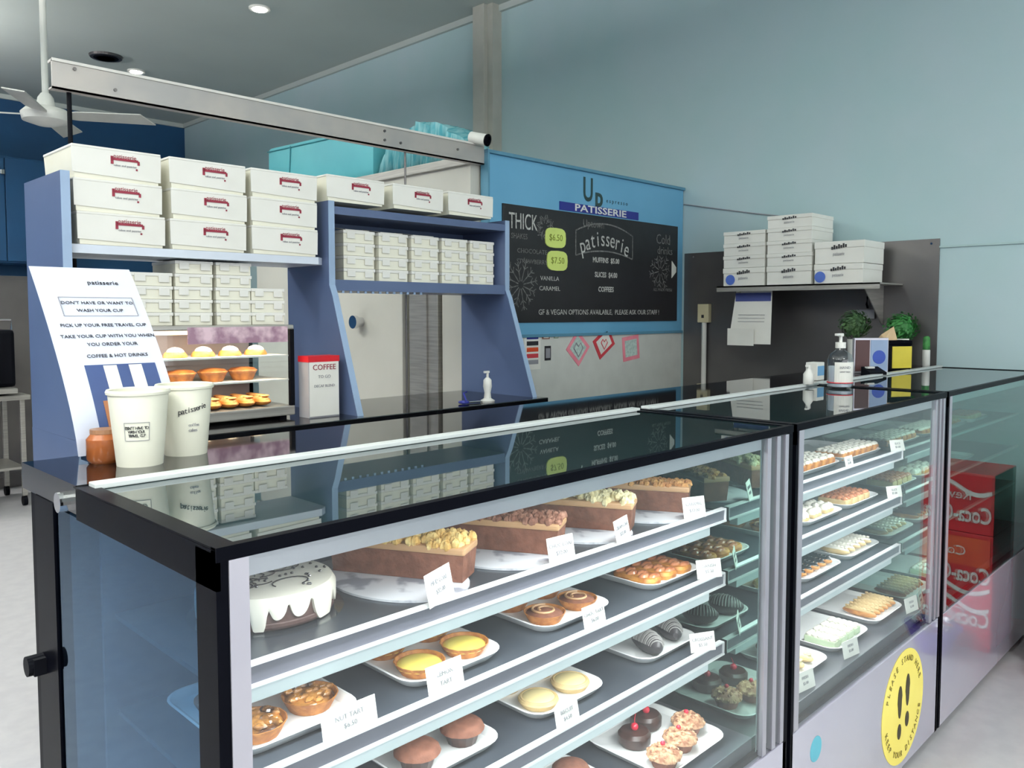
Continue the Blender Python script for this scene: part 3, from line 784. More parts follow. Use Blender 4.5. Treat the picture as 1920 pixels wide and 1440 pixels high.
def b_eclair(nm, cat, body, top, wdt=0.016, ln=0.11):
    def f():
        t = thing(nm, 'x', cat); rnd(9)
        obj('body', MB().blob((0, 0, 0.013), wdt, ln / 2, 0.013, 14, 8, 0.02), body, t, smooth=True)
        b = MB().blob((0, 0, 0.017), wdt * 0.85, ln / 2 * 0.92, 0.013, 14, 6, 0.02, True)
        for k in range(7): b.blob((0, -ln * 0.36 + k * ln * 0.12, 0.028), wdt * 0.5, ln * 0.06, 0.0035, 8, 4, 0.05)
        obj('topping', b, top, t, smooth=True); return t
    return f


def b_slice(nm, cat, body, top):
    def f():
        t = thing(nm, 'x', cat); rnd(10)
        obj('base', MB().box(-0.022, 0.022, -0.05, 0.05, 0, 0.022, 0.004), body, t)
        b = MB()
        for k in range(5):
            for s in (-1, 1): b.blob((0.010 * s, -0.038 + 0.019 * k, 0.024), 0.012, 0.011, 0.008, 9, 5, 0.08)
        obj('topping', b, top, t, smooth=True); return t
    return f


def b_mering():
    t = thing('meringue_square', 'x', 'meringue'); rnd(11)
    obj('base', MB().box(-0.032, 0.032, -0.04, 0.04, 0, 0.012, 0.004), M_paleb, t)
    b = MB()
    for k in range(9): b.blob((-0.02 + 0.02 * (k % 3), -0.026 + 0.026 * (k // 3), 0.016), 0.014, 0.016, 0.014, 9, 5, 0.1)
    obj('meringue', b, M_icing, t, smooth=True); return t


BUILD = dict(nut=b_nut_tart, lemon=b_lemon_tart, choc=b_choc_tart, muffin=b_muffin, bisc=b_biscuit, croi=b_croissant, danish=b_danish, cup=b_nut_cup, mud=b_mud,
             cream_slice=b_slice('cream_slice', 'slice', M_pastry, M_icing), orange_slice=b_slice('apricot_slice', 'slice', M_paleb, M_apri), mering=b_mering,
             dark_eclair=b_eclair('chocolate_eclair', 'eclair', M_pastry, M_chocd), cream_eclair=b_eclair('cream_horn', 'pastry', M_paleb, M_icing),
             finger=b_eclair('golden_finger', 'pastry', M_pastry, M_paleb, 0.011, 0.12), green_slice=b_slice('mint_slice', 'slice', mat('mint_cream', (196, 214, 180), 0.5), M_icing),
             custard=b_eclair('custard_roll', 'roll', M_paleb, M_crumbw, 0.022, 0.10))

# case 1, second shelf ------------------------------------------------------
z = SH[1]
tray(0.535, 0.765, 1.085, 1.36, z, 'white tray of nut tarts on the second shelf beside the black post')
for x, y, w_ in ((0.60, 1.145, 'nearer the black post'), (0.706, 1.165, 'behind the price card'), (0.60, 1.255, 'at the back beside the post'), (0.706, 1.275, 'at the back away from the post')):
    place('nut', x, y, z + PZ, x * 9, 'glossy caramel nut tart in the first tray, ' + w_, 'caramel nut tarts')
tray(0.855, 1.09, 1.08, 1.36, z, 'white tray of lemon tarts on the second shelf under the yellow crumble loaf')
for x, y, w_ in ((0.918, 1.14, 'front one behind its card'), (1.032, 1.145, 'front one nearer the chocolate tarts'), (0.918, 1.25, 'back one above the dark gap'), (1.032, 1.255, 'back one nearer the chocolate tarts')):
    place('lemon', x, y, z + PZ, 0, 'yellow lemon curd tart, ' + w_, 'lemon tarts on the second shelf')
tray(1.20, 1.435, 1.085, 1.36, z, 'white tray of chocolate tarts on the second shelf, middle of the case')
for x, y, w_ in ((1.262, 1.145, 'front one with swirl clear of the card'), (1.375, 1.15, 'front one behind the price card'), (1.262, 1.25, 'back one above the swirl'), (1.375, 1.255, 'back one behind the card')):
    place('choc', x, y, z + PZ, 0.7, 'brown chocolate tart with piped swirl, ' + w_, 'chocolate tarts on the second shelf')
tray(1.565, 1.795, 1.08, 1.36, z, 'white tray of apricot danishes on the second shelf nearest the mirror end')
for x, y, w_ in ((1.615, 1.16, 'furthest from the mirror'), (1.682, 1.16, 'middle of the front row'), (1.749, 1.16, 'nearest the mirror')):
    place('danish', x, y, z + PZ, 0, 'glazed apricot danish on the second shelf tray, ' + w_, 'apricot danishes')
# third shelf
z = SH[2]
tray(0.50, 0.735, 1.085, 1.36, z, 'white tray of biscuits on the third shelf beside the black post')
for x, y, w_ in ((0.56, 1.145, 'front one beside the post'), (0.67, 1.15, 'front one away from the post')):
    place('bisc', x, y, z + PZ, 0, 'pale custard biscuit in the third shelf end tray, ' + w_, 'custard biscuits')
tray(0.855, 1.09, 1.085, 1.36, z, 'white tray of chocolate muffins on the third shelf')
for x, y, w_ in ((0.915, 1.145, 'front one cut by the frame'), (1.03, 1.15, 'front one nearer the biscuits'), (0.915, 1.25, 'back one farther from the biscuits'), (1.03, 1.25, 'back one nearer the biscuits')):
    place('muffin', x, y, z + PZ, 0.4, 'chocolate muffin on the third shelf, ' + w_, 'chocolate muffins')
tray(1.18, 1.415, 1.085, 1.36, z, 'white tray of pale biscuits in the middle of the third shelf')
for x, y, w_ in ((1.243, 1.145, 'front one clear of the card'), (1.352, 1.15, 'front one behind the card'), (1.243, 1.25, 'back one above the clear one'), (1.352, 1.25, 'back one at the far corner')):
    place('bisc', x, y, z + PZ, 0, 'pale custard biscuit in the middle tray, ' + w_, 'custard biscuits')
tray(1.555, 1.795, 1.085, 1.36, z, 'white tray of striped chocolate croissants on the third shelf')
for x, y, a, w_ in ((1.622, 1.135, 1.35, 'front one clear of the card'), (1.732, 1.15, 1.2, 'front one nearest the mirror'), (1.612, 1.245, 1.5, 'back one farther from the mirror'), (1.732, 1.262, 1.2, 'back one near the mirror')):
    place('croi', x, y, z + PZ, a, 'dark croissant with pale icing stripes, ' + w_, 'striped chocolate croissants').scale = (1.05, 1.05, 1.15)
# deck
z = DECK
tray(1.49, 1.765, 0.985, 1.235, z, 'white tray of cupcakes and cherry cakes on the case floor')
for x, y, w_ in ((1.545, 1.03, 'cut by the picture edge'), (1.635, 1.045, 'middle of the front row'), (1.715, 1.075, 'nearest the mirror end')):
    place('cup', x, y, z + PZ, x * 5, 'cupcake covered with chopped nuts, ' + w_, 'nut cupcakes on the case floor')
for x, y, w_ in ((1.575, 1.135, 'behind the cut-off nut cupcake'), (1.665, 1.165, 'behind the middle nut cupcake')):
    place('mud', x, y, z + PZ, 0, 'dark mud cake with a red cherry, ' + w_, 'cherry mud cakes')
tray(1.17, 1.41, 0.985, 1.235, z, 'white tray of muffins on the case floor beside the cherry cakes')
for x, y in ((1.24, 1.06), (1.345, 1.14), (1.24, 1.17)):
    place('muffin', x, y, z + PZ, 1.0, 'chocolate muffin on the case floor, ' + ('far corner' if x > 1.3 else 'front' if y < 1.1 else 'back') + ' of its tray', 'chocolate muffins')

# case 2 ---------------------------------------------------------------------
def rowof(kind, xs, y, z, noun, group):
    order = ['first', 'second', 'third', 'fourth', 'fifth', 'sixth', 'seventh']
    for i, x in enumerate(xs): place(kind, x, y, z + PZ, 0.0, noun + ', ' + order[i] + ' from the black post', group)


z = SH[0]
tray(2.30, 2.64, 1.08, 1.36, z, 'white tray of cream slices on the top shelf of the middle case beside the post')
tray(2.67, 2.99, 1.08, 1.36, z, 'white tray of cream slices on the top shelf of the middle case near the mirror')
rowof('cream_slice', [2.335 + 0.053 * i for i in range(6)], 1.15, z, 'piped cream slice in the top tray nearer the cakes', 'piped cream slices')
rowof('cream_slice', [2.705 + 0.053 * i for i in range(6)], 1.15, z, 'piped cream slice in the top tray nearer the wall', 'piped cream slices')
z = SH[1]
tray(2.38, 2.67, 1.08, 1.36, z, 'white tray of meringue squares on the middle case second shelf')
rowof('mering', [2.43, 2.52, 2.61], 1.15, z, 'white meringue square on the second shelf', 'meringue squares')
tray(2.69, 2.98, 1.08, 1.36, z, 'white tray of apricot slices on the middle case second shelf')
rowof('orange_slice', [2.74 + 0.053 * i for i in range(4)], 1.15, z, 'apricot slice on the second shelf', 'apricot slices')
z = SH[2]
tray(2.38, 2.67, 1.08, 1.36, z, 'white tray of dark eclairs on the middle case third shelf')
rowof('dark_eclair', [2.43 + 0.047 * i for i in range(5)], 1.155, z, 'glossy chocolate eclair on the third shelf', 'chocolate eclairs')
tray(2.71, 3.0, 1.08, 1.36, z, 'white tray of cream pastries on the middle case third shelf')
rowof('cream_eclair', [2.76 + 0.047 * i for i in range(5)], 1.155, z, 'white cream topped pastry on the third shelf', 'cream pastries')
z = DECK
tray(2.745, 3.010, 1.0, 1.26, z, 'white tray of golden finger pastries on the middle case floor')
rowof('finger', [2.80 + 0.035 * i for i in range(6)], 1.08, z, 'golden finger pastry on the case floor', 'golden finger pastries')
tray(2.43, 2.70, 1.0, 1.26, z, 'white tray of mint slices on the middle case floor')
rowof('green_slice', [2.48 + 0.052 * i for i in range(4)], 1.07, z, 'pale green mint slice on the case floor', 'mint slices')
tray(2.13, 2.39, 1.0, 1.26, z, 'white tray of custard rolls on the middle case floor beside the post')
rowof('custard', [2.19 + 0.06 * i for i in range(3)], 1.07, z, 'crumbed custard roll on the case floor', 'custard rolls')
# case 3
z = SH[0]
tray(3.70, 4.0, 1.08, 1.36, z, 'white tray of pastries on the top shelf of the unlit case')
rowof('finger', [3.75 + 0.05 * i for i in range(5)], 1.16, z, 'golden finger pastry in the unlit case', 'golden finger pastries')
tray(4.05, 4.33, 1.08, 1.36, z, 'white tray of slices on the top shelf of the unlit case')
rowof('orange_slice', [4.10 + 0.055 * i for i in range(4)], 1.16, z, 'apricot slice in the unlit case', 'apricot slices')
tray(3.78, 4.12, 1.08, 1.36, SH[1], 'empty white tray on the second shelf of the unlit case')

# drip cake ------------------------------------------------------------------
rnd(20)
ck = thing('drip_cake', 'round chocolate cake with white icing dripping down its side', 'cake', (0.668, 1.232, SH[0] + 0.001))
R0, H0 = 0.110, 0.054
obj('cake_board', MB().cyl((0, 0, 0), 0.126, 0.002, 48), M_skin_clear, ck, 'clear round base')
obj('sponge', MB().lathe([(R0 - 0.004, 0.003), (R0 - 0.003, H0 - 0.004)], 64).lathe([(R0 - 0.001, 0.006), (R0, 0.008), (R0, 0.013), (R0 - 0.001, 0.015)], 64), M_drip, ck)
NDR = 17; LDR = [random.uniform(0.016, 0.040) for _ in range(NDR)]
seg = 264; top_, mid_, low_, inn_ = [], [], [], []
cap = []
for i in range(seg):
    a = 2 * pi * i / seg; u = i / seg * NDR + 0.35 * sin(3 * a); k = int(math.floor(u + 0.5)) % NDR; f = abs(u - math.floor(u + 0.5)) * 2
    dlen = min(0.050, 0.015 + 0.004 * sin(5 * a) + LDR[k] * max(0.0, 1 - (f * 1.12) ** 2.4) ** 0.75)
    P = lambda r, zz: (r * cos(a), r * sin(a), zz)
    cap.append((P(0.0015, H0 + 0.004), P(R0 * 0.86, H0 + 0.004), P(R0 * 0.97, H0 + 0.0005), P(R0 + 0.003, H0 - 0.010), P(R0 + 0.003, H0 - dlen * 0.8), P(R0 + 0.002, H0 - dlen), P(R0 - 0.003, H0 - dlen - 0.001), P(R0 - 0.004, H0 - 0.003)))
b = MB(); b.loft([[c_[k] for c_ in cap] for k in range(8)], True, True)
obj('icing', b, M_icing, ck, 'white drip icing', smooth=True)
b = MB()
for k in range(60):
    a = random.uniform(0, 2 * pi); r = 0.10 * math.sqrt(random.random()); b.blob((r * cos(a), r * sin(a), H0 + 0.005), 0.003, 0.003, 0.0025, 7, 4)
for k in range(16):
    cx, cy = random.uniform(-0.065, 0.06), random.uniform(-0.065, 0.06); r = random.uniform(0.015, 0.032); a0 = random.uniform(0, 6)
    b.tube([(cx + r * cos(a0 + j * 0.33), cy + r * 0.7 * sin(a0 + j * 0.33), H0 + 0.0048) for j in range(15)], 0.0012, 5)
obj('chocolate_drizzle', b, M_chocd, ck, 'thin dark chocolate scribbles')

# loaf cakes -----------------------------------------------------------------
def loaf(xr, yr, top, label, nick, board_label, h=0.070, ln=0.27, peaks=1.0, seed=1):
    rnd(seed); ang = radians(28)
    # (xr, yr): near corner on the customer side; the loaf runs back and away from it
    z0 = SH[0]
    d = Vector((-sin(ang), cos(ang), 0)); s_ = Vector((cos(ang), sin(ang), 0))
    cx, cy = xr + d.x * ln / 2 + s_.x * 0.035, yr + d.y * ln / 2 + s_.y * 0.035
    bo = tag(obj('cake_board', MB().loft([[(0.112 * cos(2 * pi * i / 40), 0.150 * sin(2 * pi * i / 40), zz) for i in range(40)] for zz in (0, 0.004)]), M_marble), board_label, 'cake board', 'marbled boards under the loaf cakes')
    bo.location = (cx - 0.028, 1.203, z0 + 0.0005); bo.rotation_euler = (0, 0, 0.12)
    t = thing('loaf_cake', label, 'cake', (cx, cy, z0 + 0.005), ang, 'loaf cakes on the top shelf')
    w2 = 0.037
    obj('sponge', MB().add([(-w2 + .004, -ln / 2 + .004, 0), (w2 - .004, -ln / 2 + .004, 0), (w2 - .004, ln / 2 - .004, 0), (-w2 + .004, ln / 2 - .004, 0), (-w2, -ln / 2, h * 0.72), (w2, -ln / 2, h * 0.72), (w2, ln / 2, h * 0.72), (-w2, ln / 2, h * 0.72)],
        [(0, 3, 2, 1), (4, 5, 6, 7), (0, 1, 5, 4), (1, 2, 6, 5), (2, 3, 7, 6), (3, 0, 4, 7)]), M_brown, t)
    obj('cream_layer', MB().box(-w2 - 0.002, w2 + 0.002, -ln / 2 - 0.002, ln / 2 + 0.002, h * 0.72, h * 0.72 + 0.014, 0.004), M_cara, t)
    b = MB()
    for k in range(190):
        x = random.uniform(-w2 * 0.95, w2 * 0.95); y = random.uniform(-ln / 2 * 0.98, ln / 2 * 0.96)
        zz = h * 0.72 + 0.012 + random.uniform(0, 0.020) * peaks * (1 - abs(x) / w2 * 0.6)
        b.blob((x, y, zz), 0.009, 0.009, 0.010 * (0.6 + 0.4 * peaks), 7, 5, 0.18)
    obj('crumble', b, top, t, nick)


loaf(0.978, 1.085, M_crumb, 'brown loaf cake with tall yellow crumble, nearest the drip cake', 'yellow crumble topping', 'marbled board under the yellow crumble loaf', seed=31)
loaf(1.225, 1.075, M_crumbb, 'brown loaf cake with pinkish brown chocolate crumble, second loaf', 'brown crumble topping', 'marbled board under the chocolate crumble loaf', peaks=0.7, seed=32)
loaf(1.475, 1.075, M_crumbw, 'brown loaf cake with pale cream crumble, third loaf', 'cream crumble topping', 'marbled board under the cream crumble loaf', seed=33)
loaf(1.715, 1.080, M_crumbo, 'brown loaf cake with flat caramel crumble, nearest the mirror end', 'caramel crumble topping', 'marbled board under the caramel crumble loaf', peaks=0.4, seed=34)

# price cards ----------------------------------------------------------------
def card(x, z, label, lines=('CAKE', '$5.50'), w=0.075, h=0.050, rz=0.0, y=1.036, big=False):
    t = thing('price_card', label, 'price card', (x, y, z + 0.0125), rz, 'white price cards in the display cases')
    Mx = Matrix.Rotation(radians(-12), 4, 'X')
    b = MB(); b.M = Mx; b.box(-w / 2, w / 2, -0.0006, 0.0006, 0, h, 0.0005)
    obj('card', b, M_card, t)
    for i, s in enumerate(lines):
        letter(t, s, 0.011, M_grey, Mx @ FY, Mx @ Vector((0, -0.0012, h * (0.66 - 0.30 * i))))
    return t


z = SH[0] - 0.004
card(0.885, z, 'white price card in front of the yellow crumble loaf', ('MUD LOAF', '$32.00'), 0.085, 0.055, 0.35)
card(1.195, z, 'white price card in front of the chocolate crumble loaf', ('CHOC LOAF', '$32.00'), 0.07, 0.05, -0.1)
card(1.395, z, 'white price card in front of the cream crumble loaf', ('CREAM LOAF', '$32.00'), 0.075, 0.05, 0.25)
card(1.675, z, 'white price card in front of the caramel loaf', ('CARAMEL', '$32.00'), 0.065, 0.05, -0.35)
z = SH[1] - 0.004
card(0.70, z, 'white price card in front of the nut tarts', ('NUT TART', '$6.50'), 0.10, 0.045)
card(0.895, z, 'white price card in front of the lemon tarts', ('LEMON', 'TART'), 0.08, 0.052)
card(1.30, z, 'white price card in front of the chocolate tarts', ('CHOC TART', '$6.00'), 0.07, 0.048)
card(1.745, z, 'white price card in front of the apricot danishes', ('DANISH', '$5.00'), 0.07, 0.045, -0.45)
z = SH[2] - 0.004
card(1.215, z, 'white price card in front of the pale biscuits', ('BISCUIT', '$4.50'), 0.07, 0.046)
card(1.72, z, 'white price card in front of the striped croissants', ('CROISSANT', '$5.50'), 0.07, 0.045, -0.45)
card(2.58, SH[0] - 0.004, 'white price card in front of the cream slices nearer the cakes', ('SLICE', '$5.00'), 0.06, 0.035)
card(3.00, SH[0] - 0.004, 'white price card in front of the cream slices near the mirror', ('SLICE', '$5.00'), 0.07, 0.04, -0.4)
card(2.98, SH[1] - 0.004, 'white price card in front of the apricot slices', ('SLICE', '$5.00'), 0.07, 0.04, -0.4)
for x, lb in ((2.985, 'the golden finger pastries'), (2.46, 'the mint slices'), (2.15, 'the custard rolls')):
    t = card(x, DECK - 0.011, 'white price card lying in front of ' + lb, ('FRESH', '$5.00'), 0.085, 0.05, -0.15, y=0.968)

# footprints sticker on the middle case -----------------------------------------
st = thing('floor_sticker', 'round yellow social distancing sticker with black footprints', 'sticker', (2.80, YG - 0.0015, 0.245))
obj('disc', MB().cyl((0, 0, 0), 0.19, 0.001, 56, 'Y'), M_stick, st)
for sx, dz in ((-0.035, -0.01), (0.035, 0.01)):
    p = [(sx + 0.020 * cos(a) * (1 if sin(a) > 0 else 0.8), dz + 0.035 + 0.055 * sin(a)) for a in [2 * pi * k / 20 for k in range(20)]]
    q = [(sx + 0.017 * cos(a), dz - 0.065 + 0.026 * sin(a)) for a in [2 * pi * k / 16 for k in range(16)]]
    obj('footprint', MB().prism(p, 'Y', -0.0014, -0.0002).prism(q, 'Y', -0.0014, -0.0002), mat('brown_black_ink', (58, 50, 26), 0.6), st)
for txt_, base, sgn in (('PLEASE STAND HERE', 90, -1), ('KEEP YOUR DISTANCE', -90, 1)):
    n = len(txt_)
    for i, ch in enumerate(txt_):
        if ch == ' ': continue
        a = radians(base + sgn * (i - (n - 1) / 2) * 8.5)
        letter(st, ch, 0.028, mat('olive_brown_ink', (120, 106, 40), 0.6), FY, (0.158 * cos(a), -0.0012, 0.158 * sin(a)), rot=a - pi / 2 if sgn < 0 else a + pi / 2)
t = thing('wall_sticker', 'small teal sticker low on the middle case panel', 'sticker', (2.13, YG - 0.001, 0.36))
obj('disc', MB().cyl((0, 0, 0), 0.035, 0.001, 24, 'Y'), mat('teal_print', (90, 170, 186), 0.5), t)

# ================================================================ REAR COUNTER AND BOX SHELVING ACROSS THE AISLE
RK = 1.36                         # factor enlarging the rear furniture about the camera position, its place in view unchanged
RO = Vector((0.816, 2.747, 1.169))  # its front corner on the rear counter, after that scaling


def ru(x, y, z):
    return RO + Vector((x - 0.60, y - 2.02, z - 1.27)) * RK  # maps the first, nearer layout to the enlarged one further from the camera


def rear(t, k=(1, 1, 1)):
    t.scale = (RK * k[0], RK * k[1], RK * k[2]); return t


rc = thing('rear_counter', 'black topped low counter across the aisle under the box shelving', 'counter', (0.845, 2.47, 0))
obj('worktop', MB().box(0, 1.90, 0, 0.545, 1.129, 1.169, 0.003), M_gran, rc)
obj('carcass', MB().box(0.0, 1.88, 0.03, 0.54, 0.0, 1.129), M_blackm, rc)
obj('end_panel', MB().box(-0.029, -0.003, 0.05, 0.60, 0, 1.1685), M_cobalt, rc, 'cobalt blue end panel')

def side_panel(parent, x, h=0.596):
    poly = [(-0.165, 0), (-0.05, 0.33), (-0.035, 0.36), (-0.035, h), (0.19, h), (0.19, 0)]
    if x == 0: poly = [(-0.165, 0), (-0.05, 0.33), (-0.035, 0.36), (-0.035, h), (0.235, h), (0.235, 0)]
    p = obj('side_panel', MB().prism(poly, 'X', x, x + 0.018), M_cobalt, parent)
    e = [(-0.165, 0), (-0.05, 0.33), (-0.035, 0.36), (-0.035, h)]
    b = MB()
    b.loft([[(x - 0.0005, y - 0.0015, z_), (x + 0.0185, y - 0.0015, z_), (x + 0.0185, y + 0.001, z_), (x - 0.0005, y + 0.001, z_)] for y, z_ in e])
    obj('edging', b, M_coblite, p, 'light blue edging')
    return p


un = rear(thing('box_shelving', 'cobalt blue shelving unit for cake boxes on the rear counter', 'shelving', RO))
for x in (0.0, 0.685, 1.385): side_panel(un, x)
obj('shelf', MB().prism([(0.02, -0.02), (0.66, -0.02), (0.684, 0.0), (0.684, 0.19), (0.02, 0.19)], 'Z', 0.417, 0.437), mat('white_laminate', (206, 214, 226), 0.4), un, 'white shelf')
obj('cubby_top', MB().box(0.703, 1.385, -0.033, 0.19, 0.560, 0.582), M_cobalt, un)
obj('cubby_shelf', MB().box(0.703, 1.385, -0.033, 0.19, 0.345, 0.376), M_cobalt, un)
obj('cubby_back', MB().box(0.703, 1.385, 0.18, 0.19, 0.376, 0.560), M_cobalt, un)
b = MB()
for i in range(12): b.box(0.73 + i * 0.026, 0.738 + i * 0.026, -0.030, -0.027, 0.338, 0.345)
obj('staple_row', b, M_coblite, un)


def b_cakebox(w=0.198, d=0.20, h=0.074, front='Y', logo=True, cream=False):
    t = thing('cake_box', 'x', 'box')
    m = M_cream if cream else M_card
    k = 0.006
    obj('tray', MB().add([(k, 0, 0), (w - k, 0, 0), (w - k, d, 0), (k, d, 0), (0.002, 0, h - 0.006), (w - 0.002, 0, h - 0.006), (w - 0.002, d, h - 0.006), (0.002, d, h - 0.006)],
        [(0, 3, 2, 1), (4, 5, 6, 7), (0, 1, 5, 4), (1, 2, 6, 5), (2, 3, 7, 6), (3, 0, 4, 7)]), M_cream, t)
    obj('lid', MB().add([(0.001, -0.003, 0.012), (w - 0.001, -0.003, 0.006), (w, -0.004, h - 0.006), (0, -0.004, h - 0.006), (0.001, -0.0005, 0.012), (w - 0.001, -0.0005, 0.006), (w, 0.0, h - 0.006), (0, 0.0, h - 0.006)],
        [(0, 1, 2, 3), (4, 5, 6, 7), (0, 1, 5, 4), (1, 2, 6, 5), (2, 3, 7, 6), (3, 0, 4, 7)]).box(0, w, -0.004, d, h - 0.006, h, 0.002), M_card, t)
    if logo:
        lg = MB(); cx = w * 0.58; zz = h * 0.60
        lg.box(cx - 0.030, cx + 0.030, -0.0052, -0.0042, zz + 0.003, zz + 0.0085).box(cx - 0.032, cx - 0.026, -0.0052, -0.0042, zz - 0.006, zz + 0.012)
        lg.box(cx + 0.028, cx + 0.033, -0.0052, -0.0042, zz - 0.003, zz + 0.006).box(cx + 0.024, cx + 0.028, -0.0052, -0.0042, zz - 0.016, zz - 0.012)
        lo_ = obj('logo', lg, M_red, t, 'dark red logo')
        letter(t, 'patisserie', 0.0135, M_red, FY, (cx, -0.0048, zz + 0.0125))
        letter(t, 'cakes and pastries', 0.007, M_grey, FY, (cx, -0.0046, zz - 0.008))
    return t


BUILD['cake_box'] = b_cakebox
lv = ['bottom', 'middle', 'topmost']
names = ['first stack beside the end panel', 'second stack on the white shelf', 'third stack against the cubby']
for s, (x, nm) in enumerate(((0.632, names[0]), (0.845, names[1]), (1.058, names[2]))):
    for k in range(3):
        rear(place('cake_box', *ru(x + random.uniform(-0.004, 0.004) - (0.006 if (s == 0 and k == 2) else 0), 2.0, 1.7075 + k * 0.0745), 0, 'white cake box, %s of the %s' % (lv[k], nm), 'cake boxes on the blue shelving'))
for x, nm in ((1.285, 'nearest the tall stacks'), (1.515, 'middle one'), (1.735, 'nearest the chalkboard')):
    rear(place('cake_box', *ru(x, 1.995, GZ + 0.5965), 0, 'white cake box on top of the cubby, ' + nm, 'cake boxes on the blue shelving'))


def b_smallbox():
    t = thing('slice_box', 'x', 'box'); w, d, h = 0.112, 0.14, 0.0365
    obj('tray', MB().box(0.002, w - 0.002, 0.001, d, 0, h - 0.003), M_cream, t)
    obj('lid', MB().box(0, w, -0.002, d + 0.001, h - 0.010, h - 0.0005, 0.0015), M_card, t)
    obj('flap', MB().box(0.012, 0.040, -0.0035, -0.002, 0.012, h - 0.004, 0.0005), M_card, t)
    obj('flap', MB().box(w - 0.038, w - 0.010, -0.0035, -0.002, 0.010, h - 0.006, 0.0005), M_card, t)
    return t


BUILD['slice_box'] = b_smallbox
LIDS = []
lev = ['bottom', 'second', 'third', 'fourth', 'fifth']
cn = ['first', 'second', 'third', 'fourth', 'fifth']
for s, (x, n) in enumerate(((1.362, 4), (1.488, 4), (1.613, 4), (1.738, 4), (1.862, 4))):
    for k in range(n if s != 4 else 4):
        o = place('slice_box', *ru(x, 2.03, GZ + 0.3765 + k * 0.037), 0, 'small white box in the blue cubby, %s up in the %s column' % (lev[k], cn[s]), 'small boxes in the blue cubby'); rear(o)
        if k == 3 and s < 3:
            LIDS.append((o, s))
for s, (x, n) in enumerate(((0.757, 4), (0.866, 5), (0.972, 5), (1.070, 3))):
    for k in range(n):
        o = place('slice_box', *ru(x + random.uniform(-0.002, 0.002), 2.03, 1.5205 + k * 0.0325), 0, 'small white box on the pie warmer, %s up in the %s column' % (lev[k], cn[s]), 'small boxes stacked on the pie warmer')
        rear(o, (0.88 if s else 0.93, 1, 0.88))

for o, s in LIDS:
    obj('open_lid', MB().add([(0.015, 0.01, 0.0375), (0.10, 0.01, 0.0375), (0.095, 0.11, 0.046), (0.02, 0.11, 0.052), (0.015, 0.01, 0.0395), (0.10, 0.01, 0.0395), (0.095, 0.11, 0.048), (0.02, 0.11, 0.054)], [(0, 3, 2, 1), (4, 5, 6, 7), (0, 1, 5, 4), (1, 2, 6, 5), (2, 3, 7, 6), (3, 0, 4, 7)]), M_card, o)
# wall shelf boxes (fronts look along -X): same box turned
RZ = -pi / 2
def wall_box(y_left, z_, label, sy=1.0, sh=1.0, x=4.345, sd=1.0):
    if 'wall_box' not in PROTO:
        t = b_wallbox(); PROTO['wall_box'] = (t, tree(t)); o = t
        o['label'] = label; o['group'] = 'patisserie boxes on the steel wall shelf'; o.location = (x, y_left, z_); o.rotation_euler = (0, 0, RZ)
    else: o = dup(PROTO['wall_box'][0], (x, y_left, z_), RZ, label, 'patisserie boxes on the steel wall shelf', PROTO['wall_box'][1])
    o.scale = (sy, sd, sh); return o


def b_wallbox():
    t = thing('patisserie_box', 'x', 'box'); w, d, h = 0.265, 0.27, 0.07
    obj('tray', MB().box(0.003, w - 0.003, 0.002, d, 0, h - 0.005), M_card, t)
    obj('lid', MB().box(0, w, -0.003, d + 0.002, h - 0.022, h - 0.0006, 0.003), M_card, t)
    lg = MB(); cx = w * 0.5
    for i in range(7): lg.box(cx - 0.04 + i * 0.012, cx - 0.031 + i * 0.012, -0.0045, -0.003, h * 0.62 + i * 0.001, h * 0.62 + 0.009 + 0.004 * (i % 2) + i * 0.001)
    obj('logo', lg, M_ink, t, 'dark script logo')
    letter(t, 'patisserie', 0.016, M_grey, FY, (cx, -0.0045, h * 0.42))
    return t


SZ = 1.7105
for k in range(4): wall_box(2.52, SZ + (0 if k == 0 else 0.105 + (k - 1) * 0.0705), 'flat white box, %s of the stack nearest the chalkboard' % ['bottom', 'second', 'third', 'topmost'][k], 1.0, 1.49 if k == 0 else 1.0)
for k in range(5): wall_box(2.244, SZ + (0 if k == 0 else 0.105 + (k - 1) * 0.0705), 'flat white box, %s of the tallest wall shelf stack' % ['bottom', 'second', 'third', 'fourth', 'topmost'][k], 1.0 + 0.0 * k, 1.49 if k == 0 else 1.0)
wall_box(1.965, SZ, 'deep white box beneath another on the bare end of the wall shelf', 1.0, 1.49)
wall_box(1.965, SZ + 0.1055, 'deep white box topmost on the bare end of the wall shelf', 1.02, 1.70)
for y, lb, m in ((2.47, 'blue round sticker mark on the bottom box of the stack by the chalkboard', mat('blue_print', (70, 100, 180), 0.5)), (1.93, 'blue round sticker mark on the bottom box at the bare shelf end', mat('blue_print'))):
    o = tag(obj('box_sticker', MB().cyl((0, 0, 0), 0.03, 0.001, 20, 'X'), m), lb, 'sticker'); o.location = (4.3405, y, SZ + 0.035)

